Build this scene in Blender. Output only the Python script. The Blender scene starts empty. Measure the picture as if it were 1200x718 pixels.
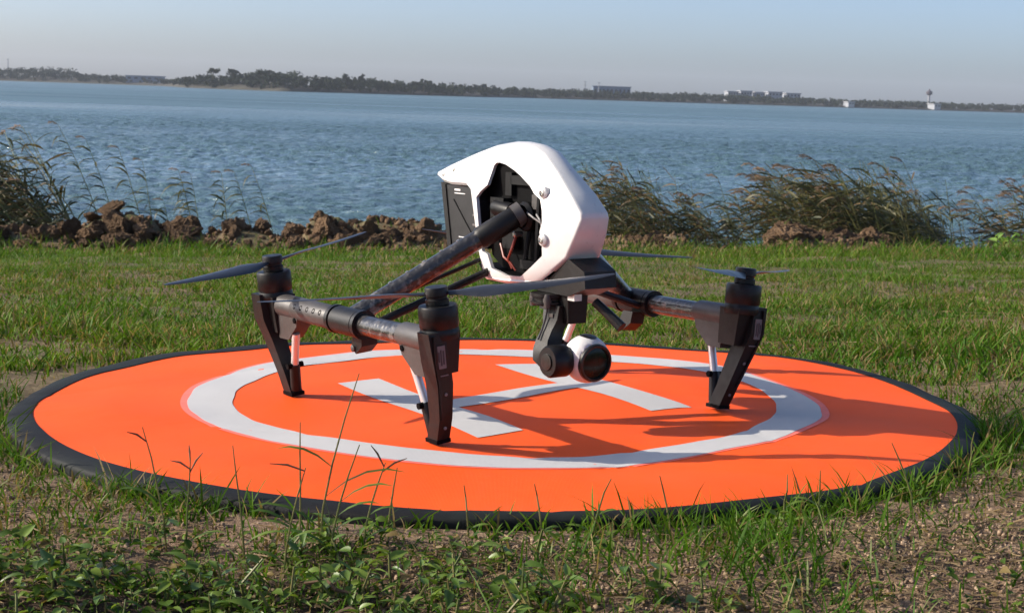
import bpy, bmesh, math, random
import numpy as np
from mathutils import Matrix, Vector, noise as mnoise
from mathutils.geometry import tessellate_polygon

R = math.radians
PI = math.pi
rng = np.random.default_rng(7)
random.seed(7)
scene = bpy.context.scene
col = scene.collection

# ------------------------------------------------------------------ camera, sky, sun, exposure
F_PX, CAM_D, CAM_H = 1995.2, 1.9709, 0.3538          # focal length for a 1200 px wide frame, distance to the pad, eye height
YAW, PITCH, ROLL = 0.00676, 0.12417, 0.015607
TILT = Matrix.Rotation(R(-0.9), 4, 'Y')               # the lawn rises slightly to the right

def camera_matrix():
    cy, sy, cp, sp = math.cos(YAW), math.sin(YAW), math.cos(PITCH), math.sin(PITCH)
    fwd = Vector((sy * cp, cy * cp, -sp)); right = Vector((cy, -sy, 0)); up = right.cross(fwd)
    r2 = math.cos(ROLL) * right + math.sin(ROLL) * up
    u2 = -math.sin(ROLL) * right + math.cos(ROLL) * up
    m = Matrix.Identity(4)
    for i in range(3):
        m[i][0], m[i][1], m[i][2] = r2[i], u2[i], -fwd[i]
    m[0][3], m[1][3], m[2][3] = 0, -CAM_D, CAM_H
    return TILT @ m

cam_data = bpy.data.cameras.new('camera')
cam = bpy.data.objects.new('camera', cam_data)
col.objects.link(cam)
cam.matrix_world = camera_matrix()
cam_data.sensor_width = 36
cam_data.lens = F_PX / 1200 * 36
cam_data.clip_start = 0.05
cam_data.clip_end = 20000
cam_data.dof.use_dof = True
cam_data.dof.focus_distance = 1.75
cam_data.dof.aperture_fstop = 40
scene.camera = cam

SUN_EL, SUN_AZ = 28.0, 176.0                          # azimuth counted from +x towards +y
sd = Vector((math.cos(R(SUN_EL)) * math.cos(R(SUN_AZ)), math.cos(R(SUN_EL)) * math.sin(R(SUN_AZ)), math.sin(R(SUN_EL))))
world = bpy.data.worlds.new('World')
scene.world = world
world.use_nodes = True
wn = world.node_tree
wn.nodes.clear()
sky = wn.nodes.new('ShaderNodeTexSky')
sky.sky_type = 'NISHITA'
sky.sun_disc = False
sky.sun_elevation = R(SUN_EL)
sky.sun_rotation = math.atan2(sd.x, sd.y)
sky.air_density = 0.55
sky.dust_density = 1.95
sky.ozone_density = 2.6
bg = wn.nodes.new('ShaderNodeBackground')
bg.inputs['Strength'].default_value = 0.15
wo = wn.nodes.new('ShaderNodeOutputWorld')
wn.links.new(sky.outputs[0], bg.inputs[0])
wn.links.new(bg.outputs[0], wo.inputs[0])
sun_data = bpy.data.lights.new('sun', 'SUN')
sun_data.energy = 4.5
sun_data.angle = R(0.5)
sun_data.color = (1.0, 0.90, 0.76)
sun = bpy.data.objects.new('sun', sun_data)
col.objects.link(sun)
sun.rotation_euler = sd.to_track_quat('Z', 'Y').to_euler()
vs = scene.view_settings
vs.view_transform = 'Standard'
vs.look = 'None'
vs.gamma = 1
vs.exposure = 0.58
scene.cycles.max_bounces = 6
scene.cycles.transparent_max_bounces = 6

# ------------------------------------------------------------------ material helpers
MATS = {}
class NT:
    def __init__(s, name):
        s.m = bpy.data.materials.new(name); s.m.use_nodes = True
        s.t = s.m.node_tree; s.t.nodes.clear()
        s.out = s.t.nodes.new('ShaderNodeOutputMaterial')
        MATS[name] = s.m
    def n(s, ty, **kw):
        nd = s.t.nodes.new(ty)
        ins = kw.pop('ins', {})
        for k, v in kw.items(): setattr(nd, k, v)
        for k, v in ins.items():
            if hasattr(v, 'is_output'): s.t.links.new(v, nd.inputs[k])
            else: nd.inputs[k].default_value = v
        return nd
    def co(s): return s.n('ShaderNodeTexCoord').outputs['Object']
    def noise(s, scale, detail=4, rough=0.6, vec=None, dist=0.0):
        return s.n('ShaderNodeTexNoise', ins={'Vector': vec or s.co(), 'Scale': scale, 'Detail': detail, 'Roughness': rough, 'Distortion': dist})
    def ramp(s, fac, stops):
        r = s.n('ShaderNodeValToRGB', ins={'Fac': fac}); e = r.color_ramp.elements
        while len(e) > 1: e.remove(e[-1])
        e[0].position, e[0].color = stops[0][0], (*stops[0][1], 1)
        for p, c in stops[1:]:
            x = e.new(p); x.color = (*c, 1)
        return r.outputs[0]
    def mix(s, fac, a, b, mode='MIX'):
        r = s.n('ShaderNodeMix', data_type='RGBA', blend_type=mode, ins={0: fac, 6: a, 7: b}); return r.outputs[2]
    def math(s, op, a, b=0.0):
        return s.n('ShaderNodeMath', operation=op, ins={0: a, 1: b}).outputs[0]
    def mapr(s, v, a, b, c=0.0, d=1.0):
        return s.n('ShaderNodeMapRange', ins={0: v, 1: a, 2: b, 3: c, 4: d}).outputs[0]
    def bump(s, h, strength=0.3, dist=0.01):
        return s.n('ShaderNodeBump', ins={'Height': h, 'Strength': strength, 'Distance': dist}).outputs[0]
    def bsdf(s, **ins):
        b = s.n('ShaderNodeBsdfPrincipled', ins={k.replace('_', ' '): v for k, v in ins.items()})
        s.t.links.new(b.outputs[0], s.out.inputs[0]); return b

def rgb(r, g, b): return (r, g, b, 1)

def simple(name, c, rough=0.5, metal=0.0, var=0.12, scale=60, bump=0.0, coat=0.0, spec=0.5, bscale=300):
    t = NT(name)
    nz = t.noise(scale, 5)
    cc = t.ramp(nz.outputs[0], [(0.3, tuple(x * (1 - var) for x in c)), (0.7, tuple(min(1, x * (1 + var)) for x in c))])
    rr = t.mapr(t.noise(scale * 2.3, 3).outputs[0], 0.3, 0.7, max(0, rough - 0.07), min(1, rough + 0.07))
    kw = dict(Base_Color=cc, Roughness=rr, Metallic=metal, Coat_Weight=coat, Specular_IOR_Level=spec)
    if bump: kw['Normal'] = t.bump(t.noise(bscale, 3).outputs[0], bump, 0.002)
    t.bsdf(**kw)
    return t.m

simple('white_shell', (0.60, 0.59, 0.575), 0.32, var=0.03, coat=0.15)
simple('black_plastic', (0.0065, 0.0062, 0.0062), 0.45, var=0.3, bump=0.12, bscale=900, spec=0.32)
simple('leg_plastic', (0.0065, 0.006, 0.006), 0.5, var=0.3, bump=0.1, bscale=900, spec=0.35)
simple('grey_plastic', (0.055, 0.050, 0.048), 0.45, var=0.15, bump=0.1, bscale=900)
simple('inner_black', (0.0035, 0.0035, 0.004), 0.65, var=0.3, spec=0.06)
simple('motor_black', (0.0075, 0.0075, 0.0085), 0.42, var=0.3, spec=0.3)
simple('inner_detail', (0.006, 0.006, 0.0065), 0.45, var=0.3, spec=0.2)
simple('prop_plastic', (0.022, 0.025, 0.033), 0.36, var=0.15)
simple('silver_metal', (0.72, 0.71, 0.69), 0.38, metal=0.55, var=0.06)
simple('screw_metal', (0.5, 0.49, 0.47), 0.3, metal=0.9, var=0.1)
simple('battery_grey', (0.012, 0.012, 0.014), 0.4, var=0.2)
simple('print_white', (0.7, 0.7, 0.7), 0.6, var=0.05)
simple('label_grey', (0.14, 0.125, 0.125), 0.5, var=0.1)
simple('label_ink', (0.05, 0.04, 0.04), 0.6, var=0.1)
simple('red_wire', (0.22, 0.035, 0.02), 0.4, var=0.1)
simple('grey_wire', (0.28, 0.27, 0.26), 0.4, var=0.1)
simple('lens_glass', (0.003, 0.012, 0.009), 0.2, var=0.2, spec=0.22)
simple('lens_ring', (0.010, 0.010, 0.010), 0.35, var=0.2)
simple('pink_edge', (0.90, 0.17, 0.12), 0.7, var=0.1)

def m_carbon():
    t = NT('carbon_tube')
    v = t.n('ShaderNodeTexVoronoi', ins={'Vector': t.co(), 'Scale': 160.0})
    nz = t.noise(95, 4)
    patch = t.mapr(t.noise(38, 3).outputs[0], 0.42, 0.62)
    sp = t.math('MULTIPLY', t.mapr(nz.outputs[0], 0.52, 0.62), patch)
    c = t.mix(sp, rgb(0.020, 0.019, 0.019), rgb(0.16, 0.145, 0.13))
    bm = t.math('ADD', t.math('MULTIPLY', v.outputs['Distance'], 0.7), nz.outputs[0])
    t.bsdf(Base_Color=c, Roughness=0.28, Coat_Weight=0.4, Coat_Roughness=0.12, Normal=t.bump(bm, 0.22, 0.004))
m_carbon()

def m_fabric(name, c, var=0.06):
    t = NT(name)
    co = t.co()
    w = t.n('ShaderNodeTexWave', wave_type='BANDS', bands_direction='X', ins={'Vector': co, 'Scale': 260.0, 'Distortion': 0.6}).outputs[1]
    w2 = t.n('ShaderNodeTexWave', wave_type='BANDS', bands_direction='Y', ins={'Vector': co, 'Scale': 260.0, 'Distortion': 0.6}).outputs[1]
    nz = t.noise(7, 6)
    cc = t.ramp(nz.outputs[0], [(0.3, tuple(x * (1 - var) for x in c)), (0.72, tuple(min(1, x * (1 + var)) for x in c))])
    fade = t.mapr(t.noise(3.2, 5, 0.65).outputs[0], 0.42, 0.70, 0.0, 0.16)
    cc = t.mix(fade, cc, rgb(min(1, c[0] * 0.95 + 0.04), c[1] * 0.9 + 0.08, c[2] * 0.9 + 0.06))
    dirt = t.mapr(t.noise(55, 6, 0.75).outputs[0], 0.63, 0.80, 0.0, 0.35)
    cc = t.mix(dirt, cc, rgb(0.22, 0.13, 0.08))
    h = t.math('ADD', t.math('MULTIPLY', t.math('ADD', w, w2), 0.03), t.math('MULTIPLY', t.noise(14, 3).outputs[0], 0.7))
    t.bsdf(Base_Color=cc, Roughness=0.7, Specular_IOR_Level=0.2, Normal=t.bump(h, 0.35, 0.006))
m_fabric('pad_orange', (0.88, 0.092, 0.006))
m_fabric('pad_white', (0.49, 0.485, 0.48), 0.04)
m_fabric('pad_black', (0.007, 0.0067, 0.0075), 0.3)

def m_soil():
    t = NT('lawn_soil')
    co = t.co()
    a = t.noise(9, 8, 0.7, co); b = t.noise(110, 6, 0.75, co); c2 = t.noise(2.2, 4, 0.6, co)
    c = t.ramp(b.outputs[0], [(0.28, (0.07, 0.043, 0.028)), (0.5, (0.25, 0.168, 0.112)), (0.74, (0.45, 0.330, 0.230))])
    g = t.ramp(a.outputs[0], [(0.3, (0.035, 0.05, 0.012)), (0.7, (0.085, 0.10, 0.030))])
    f = t.mapr(c2.outputs[0], 0.35, 0.6, 0.25, 0.75)
    sep = t.n('ShaderNodeSeparateXYZ', ins={0: co})
    front = t.mapr(sep.outputs[1], -0.45, 0.6, 0.0, 1.0)
    c = t.mix(t.math('MULTIPLY', f, front), c, g)
    painted_shade = t.math('MULTIPLY', t.mapr(sep.outputs[1], -0.60, -0.70, 0.0, 1.0), t.mapr(t.math('ADD', sep.outputs[0], t.math('MULTIPLY', a.outputs[0], 0.25)), 0.22, 0.02, 0.0, 1.0))
    c = t.mix(t.math('MULTIPLY', painted_shade, 0.8), c, rgb(0.030, 0.020, 0.013))  # shadow among the near left plants, painted into the soil colour
    h = t.math('ADD', t.math('MULTIPLY', b.outputs[0], 0.5), a.outputs[0])
    t.bsdf(Base_Color=c, Roughness=0.95, Specular_IOR_Level=0.15, Normal=t.bump(h, 0.7, 0.02))
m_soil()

def m_clod():
    t = NT('clod_soil')
    co = t.co()
    inf = t.n('ShaderNodeObjectInfo')
    a = t.noise(14, 8, 0.75, co); b = t.noise(70, 5, 0.7, co)
    c = t.ramp(a.outputs[0], [(0.30, (0.065, 0.040, 0.024)), (0.5, (0.24, 0.150, 0.086)), (0.72, (0.50, 0.35, 0.215))])
    dk = t.mapr(inf.outputs['Random'], 0, 1, 0.55, 1.15)
    c = t.mix(1.0, c, dk, 'MULTIPLY')
    h = t.math('ADD', t.math('MULTIPLY', b.outputs[0], 0.6), a.outputs[0])
    t.bsdf(Base_Color=c, Roughness=0.95, Specular_IOR_Level=0.15, Normal=t.bump(h, 0.9, 0.03))
m_clod()
def m_crumb():
    t = NT('crumb_soil')
    c = t.ramp(t.noise(160, 3, 0.6).outputs[0], [(0.3, (0.12, 0.080, 0.052)), (0.5, (0.28, 0.196, 0.132)), (0.72, (0.45, 0.335, 0.235))])
    t.bsdf(Base_Color=c, Roughness=0.95, Specular_IOR_Level=0.15)
m_crumb()

def m_leafy(name, ca, cb, trans=0.35, rough=0.5, spec=0.35, attr=True):
    """thin foliage: tint attribute picks between two greens / straw"""
    t = NT(name)
    if attr:
        f = t.n('ShaderNodeAttribute', attribute_name='tint').outputs['Color']
        c = f
    else:
        inf = t.n('ShaderNodeObjectInfo')
        nz = t.noise(45, 4)
        k = t.math('ADD', t.math('MULTIPLY', inf.outputs['Random'], 0.7), t.math('MULTIPLY', nz.outputs[0], 0.3))
        c = t.ramp(k, [(0.15, ca), (0.85, cb)])
    b = t.n('ShaderNodeBsdfPrincipled', ins={'Base Color': c, 'Roughness': rough, 'Specular IOR Level': spec})
    tr = t.n('ShaderNodeBsdfTranslucent', ins={'Color': t.mix(1.0, c, rgb(1.0, 1.0, 0.55), 'MULTIPLY')})
    mx = t.n('ShaderNodeMixShader', ins={0: trans, 1: b.outputs[0], 2: tr.outputs[0]})
    t.t.links.new(mx.outputs[0], t.out.inputs[0])
m_leafy('grass_blade', 0, 0, 0.40, 0.55, 0.16)
m_leafy('weed_leaf', (0.055, 0.115, 0.012), (0.165, 0.240, 0.035), 0.3, 0.42, 0.45, attr=False)
m_leafy('bright_leaf', (0.16, 0.30, 0.05), (0.24, 0.38, 0.08), 0.4, 0.5, 0.4, attr=False)
m_leafy('reed_leaf', (0.028, 0.038, 0.012), (0.100, 0.092, 0.030), 0.25, 0.5, 0.3, attr=False)
m_leafy('reed_dry_leaf', (0.075, 0.052, 0.022), (0.19, 0.125, 0.055), 0.25, 0.6, 0.2, attr=False)
m_leafy('reed_plume', (0.13, 0.085, 0.055), (0.25, 0.17, 0.11), 0.3, 0.8, 0.1, attr=False)
m_leafy('stalk', (0.10, 0.13, 0.035), (0.20, 0.17, 0.06), 0.15, 0.5, 0.3, attr=False)
m_leafy('far_leaf', (0.018, 0.028, 0.016), (0.045, 0.055, 0.028), 0.1, 0.8, 0.1, attr=False)
simple('trunk_bark', (0.06, 0.045, 0.032), 0.9, var=0.3, scale=4)
simple('shore_soil', (0.030, 0.028, 0.018), 0.95, var=0.35, scale=0.08)
simple('plaster_white', (0.30, 0.32, 0.35), 0.8, var=0.05, scale=0.3)
simple('metal_blue', (0.13, 0.18, 0.25), 0.6, var=0.1, scale=0.3)
simple('concrete_grey', (0.30, 0.31, 0.33), 0.8, var=0.1, scale=0.3)
simple('window_dark', (0.02, 0.025, 0.03), 0.2, var=0.1, scale=0.3)
simple('tower_red', (0.07, 0.06, 0.07), 0.7, var=0.1, scale=0.3)

def m_water():
    t = NT('lake_water')
    co = t.n('ShaderNodeNewGeometry').outputs['Position']
    mp = t.n('ShaderNodeMapping', ins={'Vector': co, 'Scale': (0.55, 1.0, 1.0), 'Rotation': (0, 0, 0.25)}).outputs[0]
    n1 = t.noise(1.9, 6, 0.62, mp, 0.4); n2 = t.noise(0.16, 4, 0.6, mp, 0.3); n3 = t.noise(7.5, 4, 0.6, mp)
    n4 = t.noise(0.035, 3, 0.5, mp)
    h = t.math('ADD', t.math('MULTIPLY', n1.outputs[0], 0.34), t.math('ADD', t.math('MULTIPLY', n2.outputs[0], 0.9), t.math('MULTIPLY', n3.outputs[0], 0.06)))
    nm = t.bump(h, 1.0, 0.8)
    rg_ = t.mapr(t.n('ShaderNodeSeparateXYZ', ins={0: co}).outputs[1], 35.0, 130.0, 0.07, 0.30)
    mp2 = t.n('ShaderNodeMapping', ins={'Vector': co, 'Scale': (0.012, 0.05, 1.0), 'Rotation': (0, 0, 0.12)}).outputs[0]
    rg_ = t.math('ADD', rg_, t.mapr(t.noise(1.0, 5, 0.65, mp2, 0.5).outputs[0], 0.35, 0.65, -0.07, 0.14))
    c = t.mix(t.mapr(n4.outputs[0], 0.35, 0.65), rgb(0.070, 0.128, 0.145), rgb(0.082, 0.148, 0.165))
    t.bsdf(Base_Color=c, Roughness=rg_, IOR=1.33, Normal=nm)
m_water()

# ------------------------------------------------------------------ object helpers
def tagged(o, label=None, cat=None, group=None, kind=None):
    if label: o['label'] = label
    if cat: o['category'] = cat
    if group: o['group'] = group
    if kind: o['kind'] = kind
    return o

def place(o, x, y, z, rz=0.0, tilt=None, sc=1.0):
    """position in the lawn's own frame (pad centre at the origin)"""
    m = TILT @ Matrix.Translation((x, y, z)) @ Matrix.Rotation(rz, 4, 'Z')
    if tilt: m = m @ tilt
    o.matrix_world = m @ Matrix.Scale(sc, 4)

def empty(name):
    o = bpy.data.objects.new(name, None); o.empty_display_size = 0.05
    col.objects.link(o); return o

def obj_from(name, me, parent=None, mat=None):
    o = bpy.data.objects.new(name, me); col.objects.link(o)
    if parent is not None: o.parent = parent
    if mat and not me.materials: me.materials.append(MATS[mat])
    return o

def np_mesh(name, V, loops, starts, mat, tint=None, smooth=True):
    me = bpy.data.meshes.new(name)
    V = np.asarray(V, np.float32)
    me.vertices.add(len(V)); me.vertices.foreach_set('co', V.ravel())
    loops = np.asarray(loops, np.int32).ravel(); starts = np.asarray(starts, np.int32)
    me.loops.add(len(loops)); me.loops.foreach_set('vertex_index', loops)
    me.polygons.add(len(starts)); me.polygons.foreach_set('loop_start', starts)
    me.update(calc_edges=True); me.validate()
    if smooth: me.polygons.foreach_set('use_smooth', np.ones(len(me.polygons), bool))
    if tint is not None:
        a = me.color_attributes.new('tint', 'FLOAT_COLOR', 'POINT')
        c = np.ones((len(V), 4), np.float32); c[:, :3] = tint
        a.data.foreach_set('color', c.ravel())
    me.materials.append(MATS[mat])
    return me

TILT3 = np.array(TILT.to_3x3())
def tworld(V): return np.asarray(V) @ TILT3.T

class MB:
    """collects shapes into one bmesh -> one mesh object"""
    def __init__(s): s.bm = bmesh.new()
    def _v(s, p): return s.bm.verts.new(p)
    def rings(s, rings, cap=True, closed=True):
        vs_ = [[s._v(p) for p in r] for r in rings]
        n = len(vs_[0])
        for a, b in zip(vs_[:-1], vs_[1:]):
            for i in range(n if closed else n - 1):
                j = (i + 1) % n
                s.bm.faces.new((a[i], a[j], b[j], b[i]))
        if cap and closed:
            s.bm.faces.new(vs_[0][::-1]); s.bm.faces.new(vs_[-1])
        return s
    def tube(s, pts, rad, n=12, cap=True):
        pts = [Vector(p) for p in pts]
        if not hasattr(rad, '__len__'): rad = [rad] * len(pts)
        rings = []; ref = None
        for i, p in enumerate(pts):
            d = (pts[min(i + 1, len(pts) - 1)] - pts[max(i - 1, 0)]).normalized()
            if ref is None: ref = d.orthogonal().normalized()
            ref = (ref - d * ref.dot(d)).normalized(); b = d.cross(ref)
            rings.append([p + rad[i] * (math.cos(2 * PI * k / n) * ref + math.sin(2 * PI * k / n) * b) for k in range(n)])
        return s.rings(rings, cap)
    def lathe(s, prof, o=(0, 0, 0), axis=(0, 0, 1), n=20):
        """prof: list of (radius, height along axis)"""
        o = Vector(o); d = Vector(axis).normalized(); r = d.orthogonal().normalized(); b = d.cross(r)
        rings = [[o + d * h + max(q, 1e-5) * (math.cos(2 * PI * k / n) * r + math.sin(2 * PI * k / n) * b) for k in range(n)] for q, h in prof]
        return s.rings(rings)
    def hull8(s, P):
        """8 corners: bottom ring of 4 then top ring of 4"""
        v = [s._v(p) for p in P]
        for f in ((3, 2, 1, 0), (4, 5, 6, 7), (0, 1, 5, 4), (1, 2, 6, 5), (2, 3, 7, 6), (3, 0, 4, 7)):
            s.bm.faces.new([v[i] for i in f])
        return s
    def box(s, c, d, m=None):
        P = [Vector((c[0] + sx * d[0] / 2, c[1] + sy * d[1] / 2, c[2] + sz * d[2] / 2)) for sz in (-1, 1) for sx, sy in ((-1, -1), (1, -1), (1, 1), (-1, 1))]
        if m: P = [m @ p for p in P]
        return s.hull8(P)
    def prism(s, poly, f, t0, t1):
        """polygon (a,b) extruded between t0 and t1 through f(a,b,t)"""
        return s.rings([[f(a, b, t0) for a, b in poly], [f(a, b, t1) for a, b in poly]])
    def bevel(s, w, seg=2, ang=30):
        es = [e for e in s.bm.edges if len(e.link_faces) == 2 and e.calc_face_angle(0) > R(ang)]
        bmesh.ops.bevel(s.bm, geom=es, offset=w, segments=seg, affect='EDGES', profile=0.6, clamp_overlap=True)
        return s
    def mesh(s, name, mat, ang=35):
        bmesh.ops.recalc_face_normals(s.bm, faces=s.bm.faces[:])
        me = bpy.data.meshes.new(name); s.bm.to_mesh(me); s.bm.free()
        me.polygons.foreach_set('use_smooth', np.ones(len(me.polygons), bool))
        me.set_sharp_from_angle(angle=R(ang))
        me.materials.append(MATS[mat]); return me
    def build(s, name, mat, parent=None, ang=35):
        return obj_from(name, s.mesh(name, mat, ang), parent)

def vnoise(x, y, scale, seed=0, octaves=3):
    """tileable value noise, numpy, range about 0..1"""
    out = 0; amp = 1; tot = 0
    for o in range(octaves):
        g = np.random.default_rng(seed + o * 17).random((64, 64))
        X = np.asarray(x) * scale * 2 ** o; Y = np.asarray(y) * scale * 2 ** o
        xi = np.floor(X).astype(int); yi = np.floor(Y).astype(int); fx = X - xi; fy = Y - yi
        fx = fx * fx * (3 - 2 * fx); fy = fy * fy * (3 - 2 * fy)
        a = g[xi % 64, yi % 64]; b = g[(xi + 1) % 64, yi % 64]; c = g[xi % 64, (yi + 1) % 64]; d = g[(xi + 1) % 64, (yi + 1) % 64]
        out = out + amp * ((a * (1 - fx) + b * fx) * (1 - fy) + (c * (1 - fx) + d * fx) * fy); tot += amp; amp *= 0.55
    return out / tot

def sstep(a, b, v):
    t = np.clip((np.asarray(v, float) - a) / (b - a), 0, 1); return t * t * (3 - 2 * t)

# ------------------------------------------------------------------ terrain
WATER_Z = CAM_H - 1.40
# outline of the clod heap along the bank: pixel column -> pixel row of its top
top_px = [-120, 0, 40, 90, 125, 150, 175, 185, 215, 240, 280, 320, 355, 362, 395, 410, 430, 470, 500, 515, 540, 700, 722, 740, 790, 806, 815, 845, 890, 900, 915, 935, 955, 975, 1000, 1020, 1040, 1050, 1300]
top_py = [258, 262, 268, 262, 246, 244, 250, 264, 264, 268, 260, 268, 266, 252, 254, 262, 252, 256, 252, 262, 276, 284, 272, 276, 270, 282, 290, 290, 292, 278, 254, 258, 266, 268, 272, 268, 276, 286, 286]
RIDGE_X = [(p - 600) / F_PX * 10.4 + YAW * 10.4 for p in top_px]
RIDGE_Z = [max(0.0, (288 - q)) / F_PX * 10.4 * 1.0 for q in top_py]
def ground(x, y):
    """height of the lawn in its own frame"""
    x = np.asarray(x, float); y = np.asarray(y, float)
    z = np.full(np.broadcast(x, y).shape, -0.016)
    yy = np.clip(y, 0.3, 9.0)
    z = z - 0.072 * (yy - 0.3) * sstep(0.2, 1.2, y)
    z = z + 0.016 * x * sstep(0.8, 8.0, y) * np.clip(6.0 / np.maximum(np.abs(x), 6.0), 0, 1)
    r = np.hypot(x, y)
    away = sstep(0.56, 0.75, r)
    z = z + away * ((vnoise(x + 31, y + 31, 2.3, 3) - 0.5) * 0.05 + (vnoise(x + 31, y + 31, 14, 5, 2) - 0.5) * 0.012)
    z = z - 0.02 * sstep(-0.72, -0.86, y) * sstep(0.15, -0.15, x)
    bank = sstep(8.55, 10.2, y)
    z = z * (1 - bank) + bank * (WATER_Z - 0.12 - 0.25 * sstep(10, 13, y))
    ridge = np.exp(-((y - 8.45) / 0.26) ** 2) * np.interp(x, RIDGE_X, RIDGE_Z) * (0.80 + 0.35 * vnoise(x + 90, y + 90, 4.0, 9))
    return z + ridge
def gz(x, y): return float(ground(np.array([x]), np.array([y]))[0])

def axis(segs):
    out = []
    for a, b, st in segs: out.append(np.arange(a, b - 1e-9, st))
    out.append([segs[-1][1]]); return np.concatenate(out)
gx_ = axis([(-300, -20, 20), (-20, -6, 1), (-6, -1.2, 0.045), (-1.2, 1.2, 0.012), (1.2, 6, 0.045), (6, 20, 1), (20, 300, 20)])
gy_ = axis([(-200, -20, 20), (-20, -2, 1), (-2, -1.0, 0.1), (-1.0, -0.4, 0.010), (-0.4, 1.0, 0.03), (1.0, 7.8, 0.08), (7.8, 9.2, 0.05), (9.2, 14, 0.3)])
GX, GY = np.meshgrid(gx_, gy_)
GZ = ground(GX, GY)
fine = (np.abs(GX) < 1.3) & (GY < -0.3) & (GY > -1.1) & (np.hypot(GX, GY) > 0.57)
GZ = GZ + np.where(fine, (vnoise(GX + 5, GY + 5, 40, 21, 2) - 0.5) * 0.010, 0)
nx, ny = len(gx_), len(gy_)
idx = np.arange(nx * ny).reshape(ny, nx)
Q = np.stack([idx[:-1, :-1], idx[:-1, 1:], idx[1:, 1:], idx[1:, :-1]], -1).reshape(-1, 4)
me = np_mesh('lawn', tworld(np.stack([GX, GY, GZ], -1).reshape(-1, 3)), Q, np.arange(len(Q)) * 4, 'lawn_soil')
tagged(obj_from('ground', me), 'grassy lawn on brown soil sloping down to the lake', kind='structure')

# water: one sheet to the horizon, level in the world; wind ripples are real relief out to 90 m
wy = np.concatenate([np.arange(10.0, 14, 0.5), 14 + np.cumsum(np.linspace(0.055, 0.17, 680)), np.geomspace(92, 9000, 70)])
wu = np.concatenate([[-60, -12, -2.5, -1, -.7], np.linspace(-.5, .5, 440), [.7, 1, 2.5, 12, 60]])
WX = wu[None, :] * (wy[:, None] * 0.80 + 5 + np.maximum(0, wy[:, None] - 700) * 1.5); WY = np.broadcast_to(wy[:, None], WX.shape)
gw = np.random.default_rng(4)
WZ = np.zeros_like(WX)
for k in range(52):
    lam = 0.13 * (6.0 ** gw.random()); th_ = gw.normal(-0.45, 0.55) - PI / 2; kk = 2 * PI / lam
    patch = 0.35 + 0.9 * vnoise(WX * 0.9 + 300 + 7 * k, WY + 300, 0.55 / max(lam, .4), 200 + k, 1)
    ph = kk * (WX * math.cos(th_) + WY * math.sin(th_)) + gw.random() * 6.28
    WZ = WZ + patch * 0.0105 * lam ** 0.9 * (np.sin(ph) + 0.3 * np.sin(2 * ph + 0.8))
gust = 0.45 + 1.0 * vnoise(WX * 0.5 + 800, WY + 800, 0.09, 47, 3)
WZ = WATER_Z + WZ * gust * sstep(12, 15, WY) * sstep(92, 45, WY)
n1, n2 = WX.shape
idx = np.arange(n1 * n2).reshape(n1, n2)
Q = np.stack([idx[:-1, :-1], idx[:-1, 1:], idx[1:, 1:], idx[1:, :-1]], -1).reshape(-1, 4)
me = np_mesh('water', np.stack([WX, WY, WZ], -1).reshape(-1, 3), Q, np.arange(len(Q)) * 4, 'lake_water')
tagged(obj_from('water', me), 'rippled blue lake stretching to the far shore', kind='structure')

# ------------------------------------------------------------------ far shore (level world frame)
def fx(px, d): return (px - 600) / F_PX * d + YAW * d
def shore_d(px): return float(np.interp(px, [-700, 0, 150, 195, 215, 330, 560, 620, 1200, 1900], [900, 800, 760, 720, 560, 500, 560, 640, 760, 900]))
pxs = np.linspace(-1900, 3100, 501)
land_top = []
V = []
for i, px in enumerate(pxs):
    d0 = shore_d(px); x0 = fx(px, d0)
    hh = np.interp(px, [-700, 0, 80, 150, 195, 230, 300, 350, 420, 560, 620, 1200, 1900], [2.4, 2.4, 2.2, 1.6, 1.2, 1.9, 2.4, 2.2, 1.8, 1.3, 1.3, 1.2, 1.4]) * (0.85 + 0.3 * random.random())
    land_top.append(hh)
    for k, (dd, z) in enumerate(((0, -0.6), (0.4, 0.12), (9, 0.55 * hh), (26, hh), (120, hh * 0.9), (400, 0.5))):
        V.append((x0 * (d0 + dd) / d0, d0 + dd, WATER_Z + z))
idx = np.arange(len(pxs) * 6).reshape(len(pxs), 6)
Q = np.stack([idx[:-1, :-1], idx[1:, :-1], idx[1:, 1:], idx[:-1, 1:]], -1).reshape(-1, 4)
tagged(obj_from('far_shore', np_mesh('far_shore', V, Q, np.arange(len(Q)) * 4, 'shore_soil')), 'low dark far shore across the lake', kind='structure')
def land_z(px, dd=14):
    return WATER_Z + np.interp(dd, [0, 9, 26, 120], [0.1, 0.5, 0.9, 0.9]) * float(np.interp(px, pxs, land_top))

def leaf_cloud(centres, radii, n_each, size, squash=0.8, seed=0):
    """many small quads scattered through ellipsoid clumps -> V, loops, starts"""
    g = np.random.default_rng(seed)
    C = np.repeat(np.asarray(centres, float), n_each, 0); Rr = np.repeat(np.asarray(radii, float), n_each)
    n = len(C)
    d = g.normal(size=(n, 3)); d /= np.linalg.norm(d, axis=1, keepdims=True)
    P = C + d * (Rr * g.random(n) ** 0.45)[:, None] * np.array([1, 1, squash])
    a = g.normal(size=(n, 3)); a /= np.linalg.norm(a, axis=1, keepdims=True)
    b = np.cross(a, g.normal(size=(n, 3))); b /= np.linalg.norm(b, axis=1, keepdims=True)
    s = (size * (0.6 + 0.8 * g.random(n)))[:, None]
    V = np.stack([P - a * s, P + b * s * 0.6, P + a * s, P - b * s * 0.6], 1).reshape(-1, 3)
    return V, np.arange(n * 4), np.arange(n) * 4

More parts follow.
